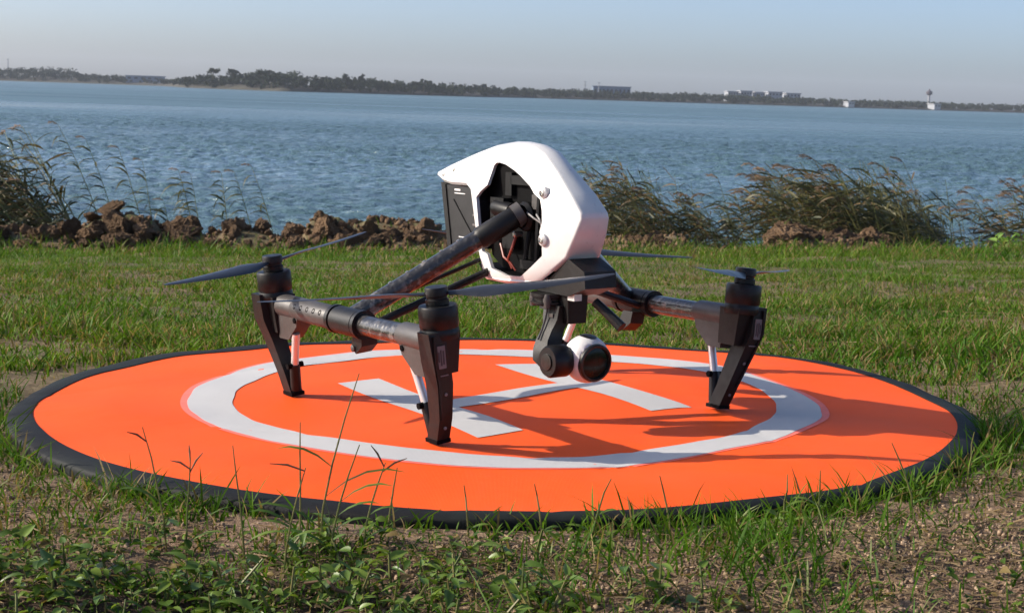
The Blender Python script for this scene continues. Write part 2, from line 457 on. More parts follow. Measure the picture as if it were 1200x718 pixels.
# scrub along the far shore that reads as one mass
cs, rs = [], []
for k in range(7200):
    px = random.uniform(-1100, 2300); dd = random.uniform(3, 40)
    d = shore_d(px) + dd
    if 148 < px < 188 and random.random() < 0.8: continue
    hump = float(np.interp(px, [-500, 0, 25, 85, 92, 150, 195, 240, 345, 360, 560, 600, 1200, 1700], [2.8, 3.2, 4.6, 4.6, 2.8, 2.0, 1.4, 2.6, 3.9, 3.0, 2.4, 2.5, 2.4, 2.6]))
    r = random.uniform(0.5, 1.1) * (0.7 + 0.28 * hump)
    cs.append((fx(px, d), d, land_z(px, dd) + r * 0.3 + random.random() * hump * 0.75)); rs.append(r)
V, L, S = leaf_cloud(cs, rs, 26, 0.42, 0.75, 3)
tagged(obj_from('far_scrub', np_mesh('far_scrub', V, L, S, 'far_leaf', smooth=False)), 'dark line of scrub along the far shore', 'scrub', kind='stuff')

def far_tree(px, hpx, kind, label, wpx=None, dd=10):
    d = shore_d(px) + dd; m = d / F_PX
    x = fx(px, d); z0 = land_z(px, dd) - 0.15; H = hpx * m
    t = empty('tree'); t.location = (x, d, z0)
    tagged(t, label, 'tree', 'trees on the far shore')
    lean = random.uniform(-0.12, 0.12) * H
    mb = MB(); w = max(0.10, H * 0.022)
    mb.tube([(0, 0, 0), (lean * 0.4, 0, H * 0.45), (lean, 0, H * 0.92)], [w * 1.3, w, w * 0.5], 6)
    for q in range(3):
        a = random.uniform(0, 2 * PI); hz = H * random.uniform(0.5, 0.75)
        mb.tube([(lean * hz / H, 0, hz), (lean + math.cos(a) * H * 0.2, math.sin(a) * H * 0.2, hz + H * 0.2)], [w * 0.6, w * 0.3], 5)
    mb.build('trunk', 'trunk_bark', t)
    W = (wpx or hpx * 0.6) * m
    c, r = [], []
    for q in range({'round': 11, 'tall': 9, 'bare': 5, 'umbrella': 9}[kind]):
        if kind == 'tall': c.append((lean * 0.8 + random.uniform(-.25, .25) * W, random.uniform(-.25, .25) * W, H * random.uniform(0.3, 1.0))); r.append(W * random.uniform(0.22, 0.38))
        elif kind == 'umbrella': c.append((lean + random.uniform(-.5, .5) * W, random.uniform(-.4, .4) * W, H * random.uniform(0.78, 0.98))); r.append(W * random.uniform(0.15, 0.28))
        elif kind == 'bare': c.append((lean + random.uniform(-.4, .4) * W, random.uniform(-.4, .4) * W, H * random.uniform(0.55, 1.0))); r.append(W * random.uniform(0.10, 0.2))
        else: c.append((lean * 0.7 + random.uniform(-.38, .38) * W, random.uniform(-.38, .38) * W, H * random.uniform(0.45, 0.92))); r.append(W * random.uniform(0.18, 0.34))
    V, L, S = leaf_cloud(c, r, 60, 0.28, 0.8, int(px * 7) % 9999)
    obj_from('crown', np_mesh('crown', V, L, S, 'far_leaf', smooth=False), t)

for px, h, k, lb, w in (
    (247, 21, 'umbrella', 'leaning flat-topped tree, leftmost tall one on the headland', 14),
    (270, 19, 'umbrella', 'flat-topped tree just right of the leaning headland tree', 12),
    (296, 16, 'round', 'round bushy tree near the middle of the headland', 13),
    (306, 18, 'umbrella', 'broad dark tree at the top of the headland', 18),
    (317, 15, 'round', 'dense low tree right of the headland top', 12),
    (330, 12, 'bare', 'thin bare tree on the right slope of the headland', 8),
    (352, 11, 'round', 'small round tree at the right foot of the headland', 9),
    (366, 12, 'bare', 'wispy bare tree between the headland and the tall pair', 8),
    (385, 12, 'bare', 'wispy bare tree just left of the tall pair', 8),
    (402, 19, 'tall', 'left one of the tall dark pair of trees on the far shore', 9),
    (420, 18, 'tall', 'right one of the tall dark pair of trees on the far shore', 10),
    (412, 10, 'round', 'low round tree between the tall pair', 9),
    (445, 12, 'tall', 'narrow tree a little right of the tall pair', 7),
    (460, 11, 'round', 'bushy tree midway along the far shore', 10),
    (484, 13, 'round', 'dark bushy tree left of the wispy far-shore tree', 11),
    (493, 16, 'bare', 'tall wispy tree midway along the far shore', 10),
    (502, 14, 'tall', 'narrow dark tree right of the wispy far-shore tree', 7),
    (535, 11, 'tall', 'small narrow tree where the shore scrub gets low', 6),
    (551, 14, 'bare', 'thin bare tree standing alone above the low scrub', 6),
    (562, 12, 'tall', 'last narrow tree before the hazy straight shore', 7)):
    far_tree(px, h, k, lb, w)

def far_box(t, name, mat, c, d): return MB().box(c, d).build(name, mat, t)
def building(px0, px1, hpx, mat, label, floors=1, dd=30, win=0, base=2.0, roof='concrete_grey'):
    pxm = (px0 + px1) / 2; d = shore_d(pxm) + dd; m = d / F_PX
    Wd = (px1 - px0) * m; H = hpx * m + base
    t = empty('building'); t.location = (fx(pxm, d), d, land_z(pxm, dd) - base + 0.9)
    tagged(t, label, 'building')
    far_box(t, 'wall', mat, (0, 0, H / 2), (Wd, 12, H))
    far_box(t, 'roof', roof, (0, 0, H + 0.16), (Wd + 0.8, 12.8, 0.3))
    nw = win
    wm = None
    for f in range(floors):
        for i in range(nw):
            x = -Wd / 2 + (i + 0.5) * Wd / nw; z = base + (f + 0.5) * (H - base) / floors
            if wm is None: wm = MB().box((0, 0, 0), (Wd / nw * 0.5, 0.3, (H - base) / floors * 0.45)).mesh('window', 'window_dark')
            o = obj_from('window', wm, t); o.location = (x, -6.02, z)
    return t
building(150, 189, 4.5, 'metal_blue', 'low grey pavilion with a pale flat roof left of the wooded headland', 1, 32, 5, 2.4, 'plaster_white')
building(690, 733, 9.5, 'metal_blue', 'long blue-grey industrial hall on the far shore', 1, 45, 9, 2.2, 'metal_blue')
for a, b, h, lb in ((846, 858, 6, 'leftmost small white block in the far row of white houses'), (861, 874, 7, 'second white block from the left in the far row of white houses'),
                    (878, 889, 6, 'middle white block in the far row of white houses'), (893, 909, 7, 'widest white block in the far row of white houses'),
                    (914, 930, 6, 'rightmost white block in the far row of white houses')):
    building(a, b, h + 2.5, 'plaster_white', lb, 2, 60, 4, 2.2)
building(1086, 1093, 3.5, 'plaster_white', 'small white hut by the water below the far tower', 1, 4, 2, 1.0)
building(986, 993, 3, 'plaster_white', 'small pale shed far along the right shore', 1, 4, 2, 1.0)
def mast(px, hpx, label, head=False):
    d = shore_d(px) + 35; m = d / F_PX; H = hpx * m + 1
    t = empty('tower' if head else 'radio_mast'); t.location = (fx(px, d), d, land_z(px, 35) - 0.2)
    tagged(t, label, 'tower' if head else 'mast')
    if head:
        MB().lathe([(0.9, 0), (0.55, H * 0.3), (0.5, H * 0.72)], n=10).build('shaft', 'concrete_grey', t)
        MB().lathe([(0.5, H * 0.7), (1.3, H * 0.76), (1.4, H * 0.9), (0.6, H * 0.96), (0.1, H * 1.08)], n=12).build('tank', 'tower_red', t)
    else:
        MB().tube([(0, 0, 0), (0, 0, H)], [0.28, 0.12], 6).build('pole', 'concrete_grey', t)
        for f in (0.55, 0.75, 0.95): MB().box((0, 0, H * f), (1.3, 0.15, 0.15)).build('crossbar', 'concrete_grey', t)
mast(10, 19, 'slender mast at the far left of the far shore')
mast(681, 16, 'thin mast left of the blue hall on the far shore')
mast(697, 15, 'thin mast rising behind the blue hall on the far shore')
mast(1083, 18, 'water tower above the small white hut on the right far shore', True)

# ------------------------------------------------------------------ soil bank clods
def clod_mesh(seed, sub=3):
    bm = bmesh.new(); bmesh.ops.create_icosphere(bm, subdivisions=sub, radius=1.0)
    o = Vector((seed * 3.7, seed * 1.9, seed * 5.3)); r_ = random.Random(seed)
    cuts = [(Vector((r_.gauss(0, 1), r_.gauss(0, 1), r_.gauss(0, 1))).normalized(), r_.uniform(0.42, 0.8)) for _ in range(11)]
    sx, sy, sz = r_.uniform(0.8, 1.3), r_.uniform(0.8, 1.2), r_.uniform(0.65, 1.0)
    for v in bm.verts:
        p = v.co.copy()
        q = p * (0.95 + 0.35 * mnoise.noise(p * 0.9 + o) + 0.16 * mnoise.noise(p * 2.1 + o))
        for n_, d_ in cuts:
            e_ = q.dot(n_) - d_
            if e_ > 0: q -= n_ * e_ * 0.9
        q *= 1.12 + 0.15 * mnoise.noise(p * 4.2 + o) + 0.13 * mnoise.noise(p * 8.5 + o) + 0.07 * mnoise.noise(p * 17 + o) + mnoise.cell(p * 3.1 + o) * 0.09
        v.co = Vector((q.x * sx, q.y * sy, q.z * sz))
    me = bpy.data.meshes.new('clod'); bm.to_mesh(me); bm.free()
    me.polygons.foreach_set('use_smooth', np.ones(len(me.polygons), bool)); me.set_sharp_from_angle(angle=R(28))
    me.materials.append(MATS['clod_soil']); return me
CLODS = [clod_mesh(i + 1, 5 if i < 6 else 4) for i in range(14)]
def ax(px, d): return (px - 600) / F_PX * d + YAW * d
def row_y(px): return 0
def clod(px, py_top, rpx, d, label=None, group='dirt clods along the bank'):
    """a clod standing on the bank, d metres from the camera"""
    y = d - CAM_D; x = ax(px, d); r = rpx * d / F_PX
    o = obj_from('dirt_clod', CLODS[random.randrange(6) if rpx > 9 else random.randrange(len(CLODS))])
    z = gz(x, y) if py_top is None else CAM_H - (py_top - 110) / F_PX * d - 0.0156 * x - r * 0.7
    z = min(max(z, gz(x, y) - r * 0.3), gz(x, y) + r * 0.45)
    place(o, x, y, z, random.uniform(0, 6.28), Matrix.Rotation(random.uniform(-0.5, 0.5), 4, 'X'), r)
    if not label:
        big = 'larger' if rpx > 8.5 else 'small'
        zone = next(zn for lim, zn in ((60, 'at the foot of the dense left reed bed'), (190, 'around the tallest left clod'), (350, 'in the low heap behind the left propeller'), (450, 'in the heap above the thin propeller blade'), (620, 'in the heap just left of the battery'),
                                       (870, 'below the yellowish reeds right of the white shell'), (1045, 'around the pale pointed clod under the big reeds'), (9999, 'at the far right end of the bank')) if px < lim)
        label = f'{big} rough brown clod {zone}'; group = f'{big} clods {zone}'
    tagged(o, label, 'dirt clod', group)
    return o
n_clod = 0
for k in range(560):
    px = random.choice([random.uniform(-90, 540), random.uniform(-20, 530), random.uniform(690, 1060), random.uniform(880, 1050), random.uniform(1050, 1290)])
    tp = float(np.interp(px, top_px, top_py)); lo = 292
    if tp > 281 and random.random() < 0.85: continue
    if n_clod >= 285: break
    n_clod += 1
    u = random.random()
    py = tp + (lo - 6 - tp) * u
    rp = random.uniform(4.5, 9.5) if random.random() < 0.65 else random.uniform(9, 14)
    rp = min(rp, (lo - tp) * 0.5 + 2)
    d = 10.45 - 0.45 * u
    clod(px, py, rp, d)
for px, py, rp, lb in ((140, 244, 17, 'big dark clod, tallest of the left part of the bank'), (112, 256, 13, 'dark clod left of the tallest clod'), (168, 258, 13, 'rounded clod right of the tallest clod'),
                       (205, 266, 11, 'brown clod with a rounded top in the left half of the bank'), (378, 254, 16, 'dark blocky clod above the thin propeller blade'), (432, 254, 13, 'mossy topped clod in the middle of the bank'),
                       (498, 254, 12, 'last tall clod beside the battery'), (760, 272, 15, 'light clod under the reeds right of the white shell'), (785, 274, 12, 'clod at the right end of the heap behind the right propeller'),
                       (925, 255, 17, 'pale pointed clod left of the big reeds'), (945, 268, 14, 'pale clod leaning on the pointed clod'), (975, 268, 11, 'upright pale clod under the big reeds'), (1032, 272, 10, 'small pale clod at the foot of the dark reeds')):
    clod(px, py, rp * 1.12, 10.2, lb)
# fine crumbs between the clods
g = np.random.default_rng(55); n = 2600
ico = bmesh.new(); bmesh.ops.create_icosphere(ico, subdivisions=1, radius=1.0)
IV = np.array([v.co[:] for v in ico.verts]); IF = np.array([[v.index for v in f.verts] for f in ico.faces]); ico.free()
def crumbs(name, P, r, mat, label, seed):
    g = np.random.default_rng(seed); n = len(P)
    V = IV[None] * r[:, None, None] * (0.6 + 0.8 * g.random((n, len(IV), 1))) * (0.7 + 0.6 * g.random((n, 1, 3))) + P[:, None, :]
    F = IF[None] + (np.arange(n) * len(IV))[:, None, None]
    m = np_mesh(name, tworld(V.reshape(-1, 3)), F.reshape(-1), np.arange(n * len(IF)) * 3, mat, smooth=False)
    return tagged(obj_from(name, m), label, 'soil', kind='stuff')
px = g.uniform(-150, 1300, n); d = g.uniform(9.75, 10.5, n)
keep = (np.interp(px, top_px, top_py) < 283) | (g.random(n) < 0.3)
px, d = px[keep], d[keep]; x = (px - 600) / F_PX * d + YAW * d; y = d - CAM_D
z = ground(x, y) + 0.004
crumbs('bank_crumbs', np.stack([x, y, z], -1), g.uniform(0.006, 0.022, len(x)), 'clod_soil', 'loose brown soil crumbs between the clods on the bank', 5)

# ------------------------------------------------------------------ reeds
def ribbon(mb, pts, w, side):
    """tapered ribbon leaf"""
    n = len(pts); L = []; Rr = []
    for i, p in enumerate(pts):
        t = i / (n - 1); ww = w * (0.35 + 2.6 * t * (1 - t)) * (1 if i < n - 1 else 0.05)
        L.append(mb._v(Vector(p) - side * ww / 2)); Rr.append(mb._v(Vector(p) + side * ww / 2))
    for i in range(n - 1): mb.bm.faces.new((L[i], Rr[i], Rr[i + 1], L[i + 1]))

LEAVES = []
for k in range(6):
    rr = random.Random(k); mb = MB(); Ln = 1.0
    pts = [(-t * Ln, 0, 0.30 * math.sin(t * 2.0) - (0.35 + 0.1 * k) * t * t) for t in (0, .2, .45, .7, 1.0)]
    ribbon(mb, pts, 0.085, Vector((0.25, 0.75, 0.6)).normalized())
    me = mb.mesh('leaf', 'reed_leaf'); LEAVES.append(me)

def reed_stem_curve(H, bend, r):
    return [Vector((-bend * H * t ** 1.8 - 0.15 * H * t, r.uniform(-.01, .01), H * (t - 0.12 * bend * t * t))) for t in (0, .2, .4, .6, .8, 1.0)]
def at_curve(pts, t):
    f = t * (len(pts) - 1); i = min(int(f), len(pts) - 2); return pts[i].lerp(pts[i + 1], f - i)

def plume_mesh(r, L):
    mb = MB()
    for q in range(26):
        t = q / 26; b = Vector((-t * L * 0.75, r.uniform(-.008, .008), t * L * 0.5 - t * t * L * 0.45))
        l = L * r.uniform(0.25, 0.5)
        e = b + Vector((-l * 0.8, r.uniform(-.3, .3) * l, r.uniform(-.5, .25) * l))
        ribbon(mb, [b, b.lerp(e, .5) + Vector((0, 0, 0.006)), e], 0.006, Vector((0.2, 0.7, 0.7)).normalized())
    return mb.mesh('plume', 'reed_plume')

REED_PROTO = []
for k in range(8):
    r = random.Random(100 + k); H = 1.0; bend = r.uniform(0.08, 0.5)
    pts = reed_stem_curve(H, bend, r)
    st = MB().tube(pts, [0.0045, 0.0042, 0.0038, 0.003, 0.0024, 0.0014], 5).mesh('stem', 'stalk')
    lv = MB()
    for q in range(19):
        t = 0.22 + 0.77 * q / 19 + r.uniform(-.02, .02); b = at_curve(pts, min(t, 0.99)); l = r.uniform(0.14, 0.27) * (1.05 - 0.35 * t)
        az = PI + r.gauss(0, 0.55) if r.random() < 0.82 else r.uniform(0, 2 * PI)
        up = r.uniform(0.05, 0.8); dr = r.uniform(0.1, 0.6)
        dirv = Vector((math.cos(az), math.sin(az), 0))
        P = [b + dirv * l * tt + Vector((0, 0, l * (up * tt - dr * tt * tt))) for tt in (0, .25, .5, .75, 1.0)]
        sd_ = dirv.cross(Vector((0, 0, 1))) * 0.6 + Vector((0, 0, 0.8)) if r.random() < 0.5 else dirv.cross(Vector((0, 0, 1)))
        ribbon(lv, P, r.uniform(0.010, 0.017), sd_.normalized())
    lg = lv.mesh('leaf_spray', 'reed_leaf')
    ld = lg.copy(); ld.materials.clear(); ld.materials.append(MATS['reed_dry_leaf'])
    REED_PROTO.append((st, lg, ld, plume_mesh(r, 0.11), pts[-1]))

def add_reed_parts(t, x, y, H, rz, dry=0.2, plume=0.3, lean=0.0):
    """one stem with its leaves under a clump"""
    st, lg, ld, pl, tip = REED_PROTO[random.randrange(len(REED_PROTO))]
    s = obj_from('stem', st, t); s.location = (x, y, 0); s.rotation_euler = (0, random.gauss(-lean, .13), rz); s.scale = (H, H, H)
    obj_from('leaf_spray', ld if random.random() < dry else lg, s)
    if random.random() < plume:
        p = obj_from('plume', pl, s); p.location = tip
def reed_clump(px0, px1, d0, d1, tops, n, label, dry, plume=0.25, lean=0.07):
    pxm = (px0 + px1) / 2; dm = (d0 + d1) / 2; X = ax(pxm, dm); Y = dm - CAM_D
    zb = min(gz(X, Y), WATER_Z) - 0.02
    t = empty('reed_clump'); place(t, X, Y, zb); tagged(t, label, 'reeds', 'reed beds at the water edge')
    for k in range(n):
        px = random.uniform(px0, px1); d = random.uniform(d0, d1)
        tp = float(np.interp(px, *tops)) - 4 + abs(random.gauss(0, 24))
        ztop = CAM_H - (tp - 110) / F_PX * d - 0.0156 * ax(px, d)
        H = max(0.25, (ztop - zb) * 1.05)
        add_reed_parts(t, ax(px, d) - X + (0.12 + lean) * H, d - CAM_D - Y, H * (1 + lean * 0.12), random.gauss(0, 0.35), dry, plume, lean)
reed_clump(-90, 75, 11.2, 12.6, ([-90, 0, 30, 60, 90], [146, 154, 172, 210, 262]), 150, 'dense dark reed bed at the left edge leaning left', 0.30, 0.3, 0.36)
reed_clump(700, 815, 11.0, 12.4, ([690, 700, 740, 790, 812], [196, 194, 196, 208, 236]), 150, 'yellowish reed bed behind the white shell', 0.45, 0.15)
reed_clump(815, 890, 11.2, 12.6, ([810, 845, 890], [222, 214, 236]), 70, 'sparse reeds between the two big reed beds', 0.25, 0.2)
reed_clump(925, 1010, 11.0, 12.4, ([920, 950, 985, 1010], [198, 188, 184, 186]), 120, 'reed bed with tawny leaves above the pale clods', 0.4, 0.25)
reed_clump(1000, 1115, 11.0, 12.6, ([1000, 1040, 1075, 1115, 1140], [190, 190, 198, 222, 254]), 230, 'tall dense dark green reed bed at the right', 0.08, 0.1)
reed_clump(1120, 1165, 11.2, 12.4, ([1110, 1140, 1175], [244, 254, 246]), 34, 'short reeds right of the dense dark reed bed', 0.3, 0.1)
reed_clump(1165, 1290, 11.2, 12.6, ([1160, 1180, 1290], [212, 204, 200]), 62, 'thin brownish reeds at the right edge', 0.6, 0.3)
def lone_reed(px_top, py_top, px_base, d, label):
    X = ax(px_base, d); Y = d - CAM_D; zb = min(gz(X, Y), WATER_Z) - 0.02
    t = empty('reed'); place(t, X, Y, zb); tagged(t, label, 'reed', 'single reeds along the left bank')
    ztop = CAM_H - (py_top - 110) / F_PX * d - 0.0156 * X; H = ztop - zb
    dx = (px_base - px_top) / F_PX * d
    pts = [Vector((-dx * (0.25 * tt + 0.75 * tt ** 1.8), 0, H * tt)) for tt in (0, .2, .4, .6, .8, 1.0)]
    MB().tube(pts, [0.0045, 0.0042, 0.0036, 0.003, 0.0024, 0.0014], 5).build('stem', 'stalk', t)
    nl = random.randint(12, 16)
    for q in range(nl):
        tt = 0.36 + 0.6 * q / nl; b = at_curve(pts, tt)
        o = obj_from('leaf', LEAVES[random.randrange(6)], t); o.location = b; l = random.uniform(0.10, 0.19)
        o.rotation_euler = (random.uniform(-.3, .3), random.uniform(-0.35, 0.35), random.gauss(0, 0.5)); o.scale = (l, l * 1.6, l)
    p = obj_from('plume', REED_PROTO[random.randrange(8)][3], t); p.location = pts[-1]; p.scale = (0.7, 0.7, 0.7)
for a in ((68, 160, 134, 11.6, 'tallest single reed, nearest the dense left reed bed'), (100, 176, 150, 12.0, 'thin reed behind the tallest single reed'), (138, 186, 178, 11.6, 'reed above the tallest clod'),
          (166, 200, 184, 11.8, 'upright reed with a pale plume right of the tallest clod'), (208, 210, 236, 11.8, 'reed standing left of the rear propeller'), (222, 214, 240, 12.1, 'second thin reed left of the rear propeller'),
          (258, 212, 270, 11.8, 'leftmost of the three reeds above the left propeller blade'), (273, 210, 306, 11.7, 'middle of the three reeds above the left propeller blade'), (293, 202, 332, 11.8, 'rightmost of the three reeds, leaning far left'), (190, 246, 206, 11.6, 'short reed just over the clods')):
    lone_reed(*a)
# bright leafy plant at the right end of the lawn edge
t = empty('leafy_plant'); X = ax(1184, 9.9); Y = 9.9 - CAM_D; place(t, X, Y, gz(X, Y)); tagged(t, 'bright green broad-leaved plant at the lawn edge under the right reeds', 'plant')
def leaf_mesh(name, mat, L=1.0, W=0.62, fold=0.18, curl=0.25, nseg=7):
    mb = MB(); rows = []
    for i in range(nseg):
        s = i / (nseg - 1); ww = W / 2 * math.sin(PI * min(1, s ** 0.72)) ** 0.85 if 0 < s < 1 else 0.012
        c = Vector((s * L, 0, -curl * s * s + 0.1 * s))
        rows.append([c + Vector((0, -ww, fold * ww * 2)), c + Vector((0, -ww * .5, fold * ww * 0.8)), c, c + Vector((0, ww * .5, fold * ww * 0.8)), c + Vector((0, ww, fold * ww * 2))])
    mb.rings(rows, cap=False, closed=False)
    return mb.mesh(name, mat, 80)
BIG = leaf_mesh('leaf', 'bright_leaf')
for k in range(34):
    o = obj_from('leaf', BIG, t); o.location = (random.gauss(0, .09), random.gauss(0, .05), random.uniform(0.01, 0.10)); l = random.uniform(0.04, 0.075); o.scale = (l, l, l)
    o.rotation_euler = (random.uniform(-.5, .5), random.uniform(-1.0, 0.2), random.uniform(0, 6.28))

# ------------------------------------------------------------------ landing pad
pad = empty('landing_pad'); place(pad, 0, 0, -0.02)
tagged(pad, 'round orange landing pad with black rim, white ring and letter H on the grass', 'landing pad')
TH_O = [-180, -156, -135, -116, -106, -97, -87, -78, -72, -59, -50, -34, -16, -4, 16, 29, 45, 64, 88, 110, 133, 145, 160, 180]
R_O = [.533, .524, .524, .525, .522, .530, .534, .534, .533, .530, .531, .523, .521, .524, .530, .538, .529, .508, .490, .492, .500, .522, .538, .533]
TH_X = [-180, -172, -147, -130, -124, -100, -70, -40, -11, 2, 15, 30, 47, 88, 129, 141, 154, 168, 180]
R_X = [.560, .558, .553, .553, .552, .552, .552, .549, .546, .556, .558, .567, .557, .525, .544, .562, .577, .569, .560]
RW = [-180, -173, -135, -116, -101, -85, -69, -49, -24, -13, 24, 52, 84, 123, 146, 180]
RO_ = [.361, .360, .352, .355, .360, .363, .358, .355, .364, .376, .374, .396, .394, .391, .381, .361]
RI_ = [.309, .309, .302, .303, .306, .309, .307, .306, .315, .320, .335, .345, .343, .338, .328, .309]
PAD0 = 0.02          # pad surface height in the pad's own frame
def pad_z(x, y):
    r = math.hypot(x, y)
    crease = sum(-0.0011 * math.exp(-((x * math.cos(q_) + y * math.sin(q_) - c_) / 0.006) ** 2) for q_, c_ in ((0.3, 0.21), (1.25, -0.28), (2.2, 0.33), (0.8, -0.41), (2.8, -0.22)))
    w = crease + 0.0026 * math.sin(7 * x + 1.3) * math.cos(9 * y - .4) + 0.0016 * math.sin(13 * x - 11 * y) + 0.0009 * math.sin(31 * y + 17 * x)
    return PAD0 - 0.0015 + w * min(1, r / 0.12) - 0.004 * max(0, (r - 0.45) / 0.08)
def pz(x, y, off=0.0): return Vector((x, y, pad_z(x, y) + off))
NTH = 288
ths = [2 * PI * k / NTH - PI for k in range(NTH)]
def rad(th, T, RR): return float(np.interp(math.degrees(th), T, RR))
mb = MB()
rings = []
for f in np.concatenate([[0.004], np.linspace(0.06, 1, 26)]):
    rings.append([pz(math.cos(t) * rad(t, TH_O, R_O) * f, math.sin(t) * rad(t, TH_O, R_O) * f) for t in ths])
mb.rings(rings, cap=False); mb.bm.faces.new([v for v in mb.bm.verts][:NTH])
bmesh.ops.recalc_face_normals(mb.bm, faces=mb.bm.faces[:])
o = mb.build('pad_surface', 'pad_orange', pad, 60)
mb = MB(); rings = []
for k, (f, dz) in enumerate(((-0.004, 0.0004), (0.0, 0.0010), (0.10, 0.0014), (0.5, 0.0006), (0.90, -0.0014), (0.98, -0.0032), (1.0, -0.007), (0.985, -0.020))):
    rg = []
    for t in ths:
        ro = rad(t, TH_O, R_O); rx = rad(t, TH_X, R_X); r = ro + (rx - ro) * f
        q = pz(math.cos(t) * ro, math.sin(t) * ro); wv = 0.0005 * math.sin(23 * t) * max(0, f) + 0.0004 * math.sin(41 * t + 1) * max(0, f)
        rg.append(Vector((math.cos(t) * r, math.sin(t) * r, q.z + dz + wv)))
    rings.append(rg)
mb.rings(rings, cap=False); mb.build('rim', 'pad_black', pad, 60)
def flat_ring(T, a, b, off, name, mat, jit=0.0):
    mb = MB(); rings = []
    for f in np.linspace(0, 1, 6):
        rings.append([pz(math.cos(t) * (a(t) * (1 - f) + b(t) * f), math.sin(t) * (a(t) * (1 - f) + b(t) * f), off) for t in ths])
    mb.rings(rings, cap=False); return mb.build(name, mat, pad, 60)
def smooth_tab(T, RR, sg=9.0):
    a = np.arange(-540, 541); v = np.interp((a + 180) % 360 - 180, T, RR); k = np.exp(-0.5 * (np.arange(-30, 31) / sg) ** 2); k /= k.sum()
    return list(np.arange(-180, 181)), list(np.convolve(v, k, 'same')[360:721])
_, RO_ = smooth_tab(RW, RO_); RW, RI_ = smooth_tab(RW, RI_)
wob = lambda t: 0.0006 * math.sin(19 * t + 1) + 0.0004 * math.sin(33 * t)
flat_ring(RW, lambda t: rad(t, RW, RI_) + wob(t), lambda t: rad(t, RW, RO_) + wob(t + 1), 0.0007, 'ring_marking', 'pad_white')
flat_ring(RW, lambda t: rad(t, RW, RO_) - 0.004, lambda t: rad(t, RW, RO_) + 0.0045 + 0.004 * max(0, math.cos(t * 1)) ** 6 + 0.004 * max(0, -math.cos(t)) ** 6, 0.0004, 'ring_border', 'pink_edge')
mb = MB()
def bar(P, nu=14, nv=3):
    rows = []
    for i in range(nu + 1):
        u = i / nu; A = Vector(P[0]).lerp(Vector(P[3]), u); B = Vector(P[1]).lerp(Vector(P[2]), u)
        rows.append([pz(*(A.lerp(B, j / nv)).xy, 0.0007) for j in range(nv + 1)])
    mb.rings(rows, cap=False, closed=False)
bar([(-0.198, 0.088, 0), (-0.150, 0.118, 0), (0.026, -0.190, 0), (-0.022, -0.226, 0)])
bar([(-0.006, 0.252, 0), (0.048, 0.276, 0), (0.222, -0.040, 0), (0.172, -0.074, 0)])
bar([(-0.072, -0.028, 0), (-0.046, -0.064, 0), (0.110, 0.082, 0), (0.082, 0.118, 0)])
o = mb.build('letter_h', 'pad_white', pad, 60); o['label'] = 'white letter H printed on the pad'

# ------------------------------------------------------------------ drone
drone = empty('drone'); place(drone, 0.0048, -0.0241, 0.0, R(-55.671))
tagged(drone, 'white and black quadcopter with raised body standing on the orange landing pad', 'drone')
OUT = [(-0.1213, 0.2553), (-0.1206, 0.2604), (-0.0944, 0.2706), (-0.0487, 0.2844), (-0.0112, 0.294), (0.0226, 0.2985), (0.0476, 0.2988), (0.0692, 0.2967), (0.0898, 0.2905), (0.1165, 0.2712), (0.147, 0.2482), (0.1664, 0.2304), (0.1688, 0.2233), (0.1612, 0.2038), (0.1481, 0.18), (0.1256, 0.1643), (0.1014, 0.1482), (0.0784, 0.1455), (0.0459, 0.1437), (0.0056, 0.1445), (-0.0021, 0.1594), (-0.009, 0.1744), (-0.016, 0.1982), (-0.0293, 0.2266), (-0.0394, 0.2416), (-0.0517, 0.2473), (-0.0878, 0.2469), (-0.1043, 0.2491)]
HOLE = [(-0.0214, 0.2358), (-0.016, 0.2429), (-0.0055, 0.2503), (-0.0053, 0.2638), (-0.0046, 0.2725), (-0.0001, 0.276), (0.0068, 0.2763), (0.0195, 0.2745), (0.0361, 0.2695), (0.053, 0.2637), (0.0769, 0.2536), (0.0891, 0.246), (0.1009, 0.2406), (0.1073, 0.2286), (0.1103, 0.2159), (0.1078, 0.2055), (0.112, 0.1929), (0.1124, 0.1799), (0.0957, 0.1664), (0.0781, 0.1544), (0.062, 0.1534), (0.0506, 0.1531), (0.0373, 0.1558), (0.0216, 0.1587), (0.0122, 0.1738), (0.0011, 0.1762), (-0.0069, 0.2019)]
def wx_(x, z=0.2): return float(np.interp(x, [-.10, .03, .09, .17], [.030, .034, .033, .020]) * np.interp(z, [.21, .235, .25, .27, .30], [1, .85, .70, .45, .33]))

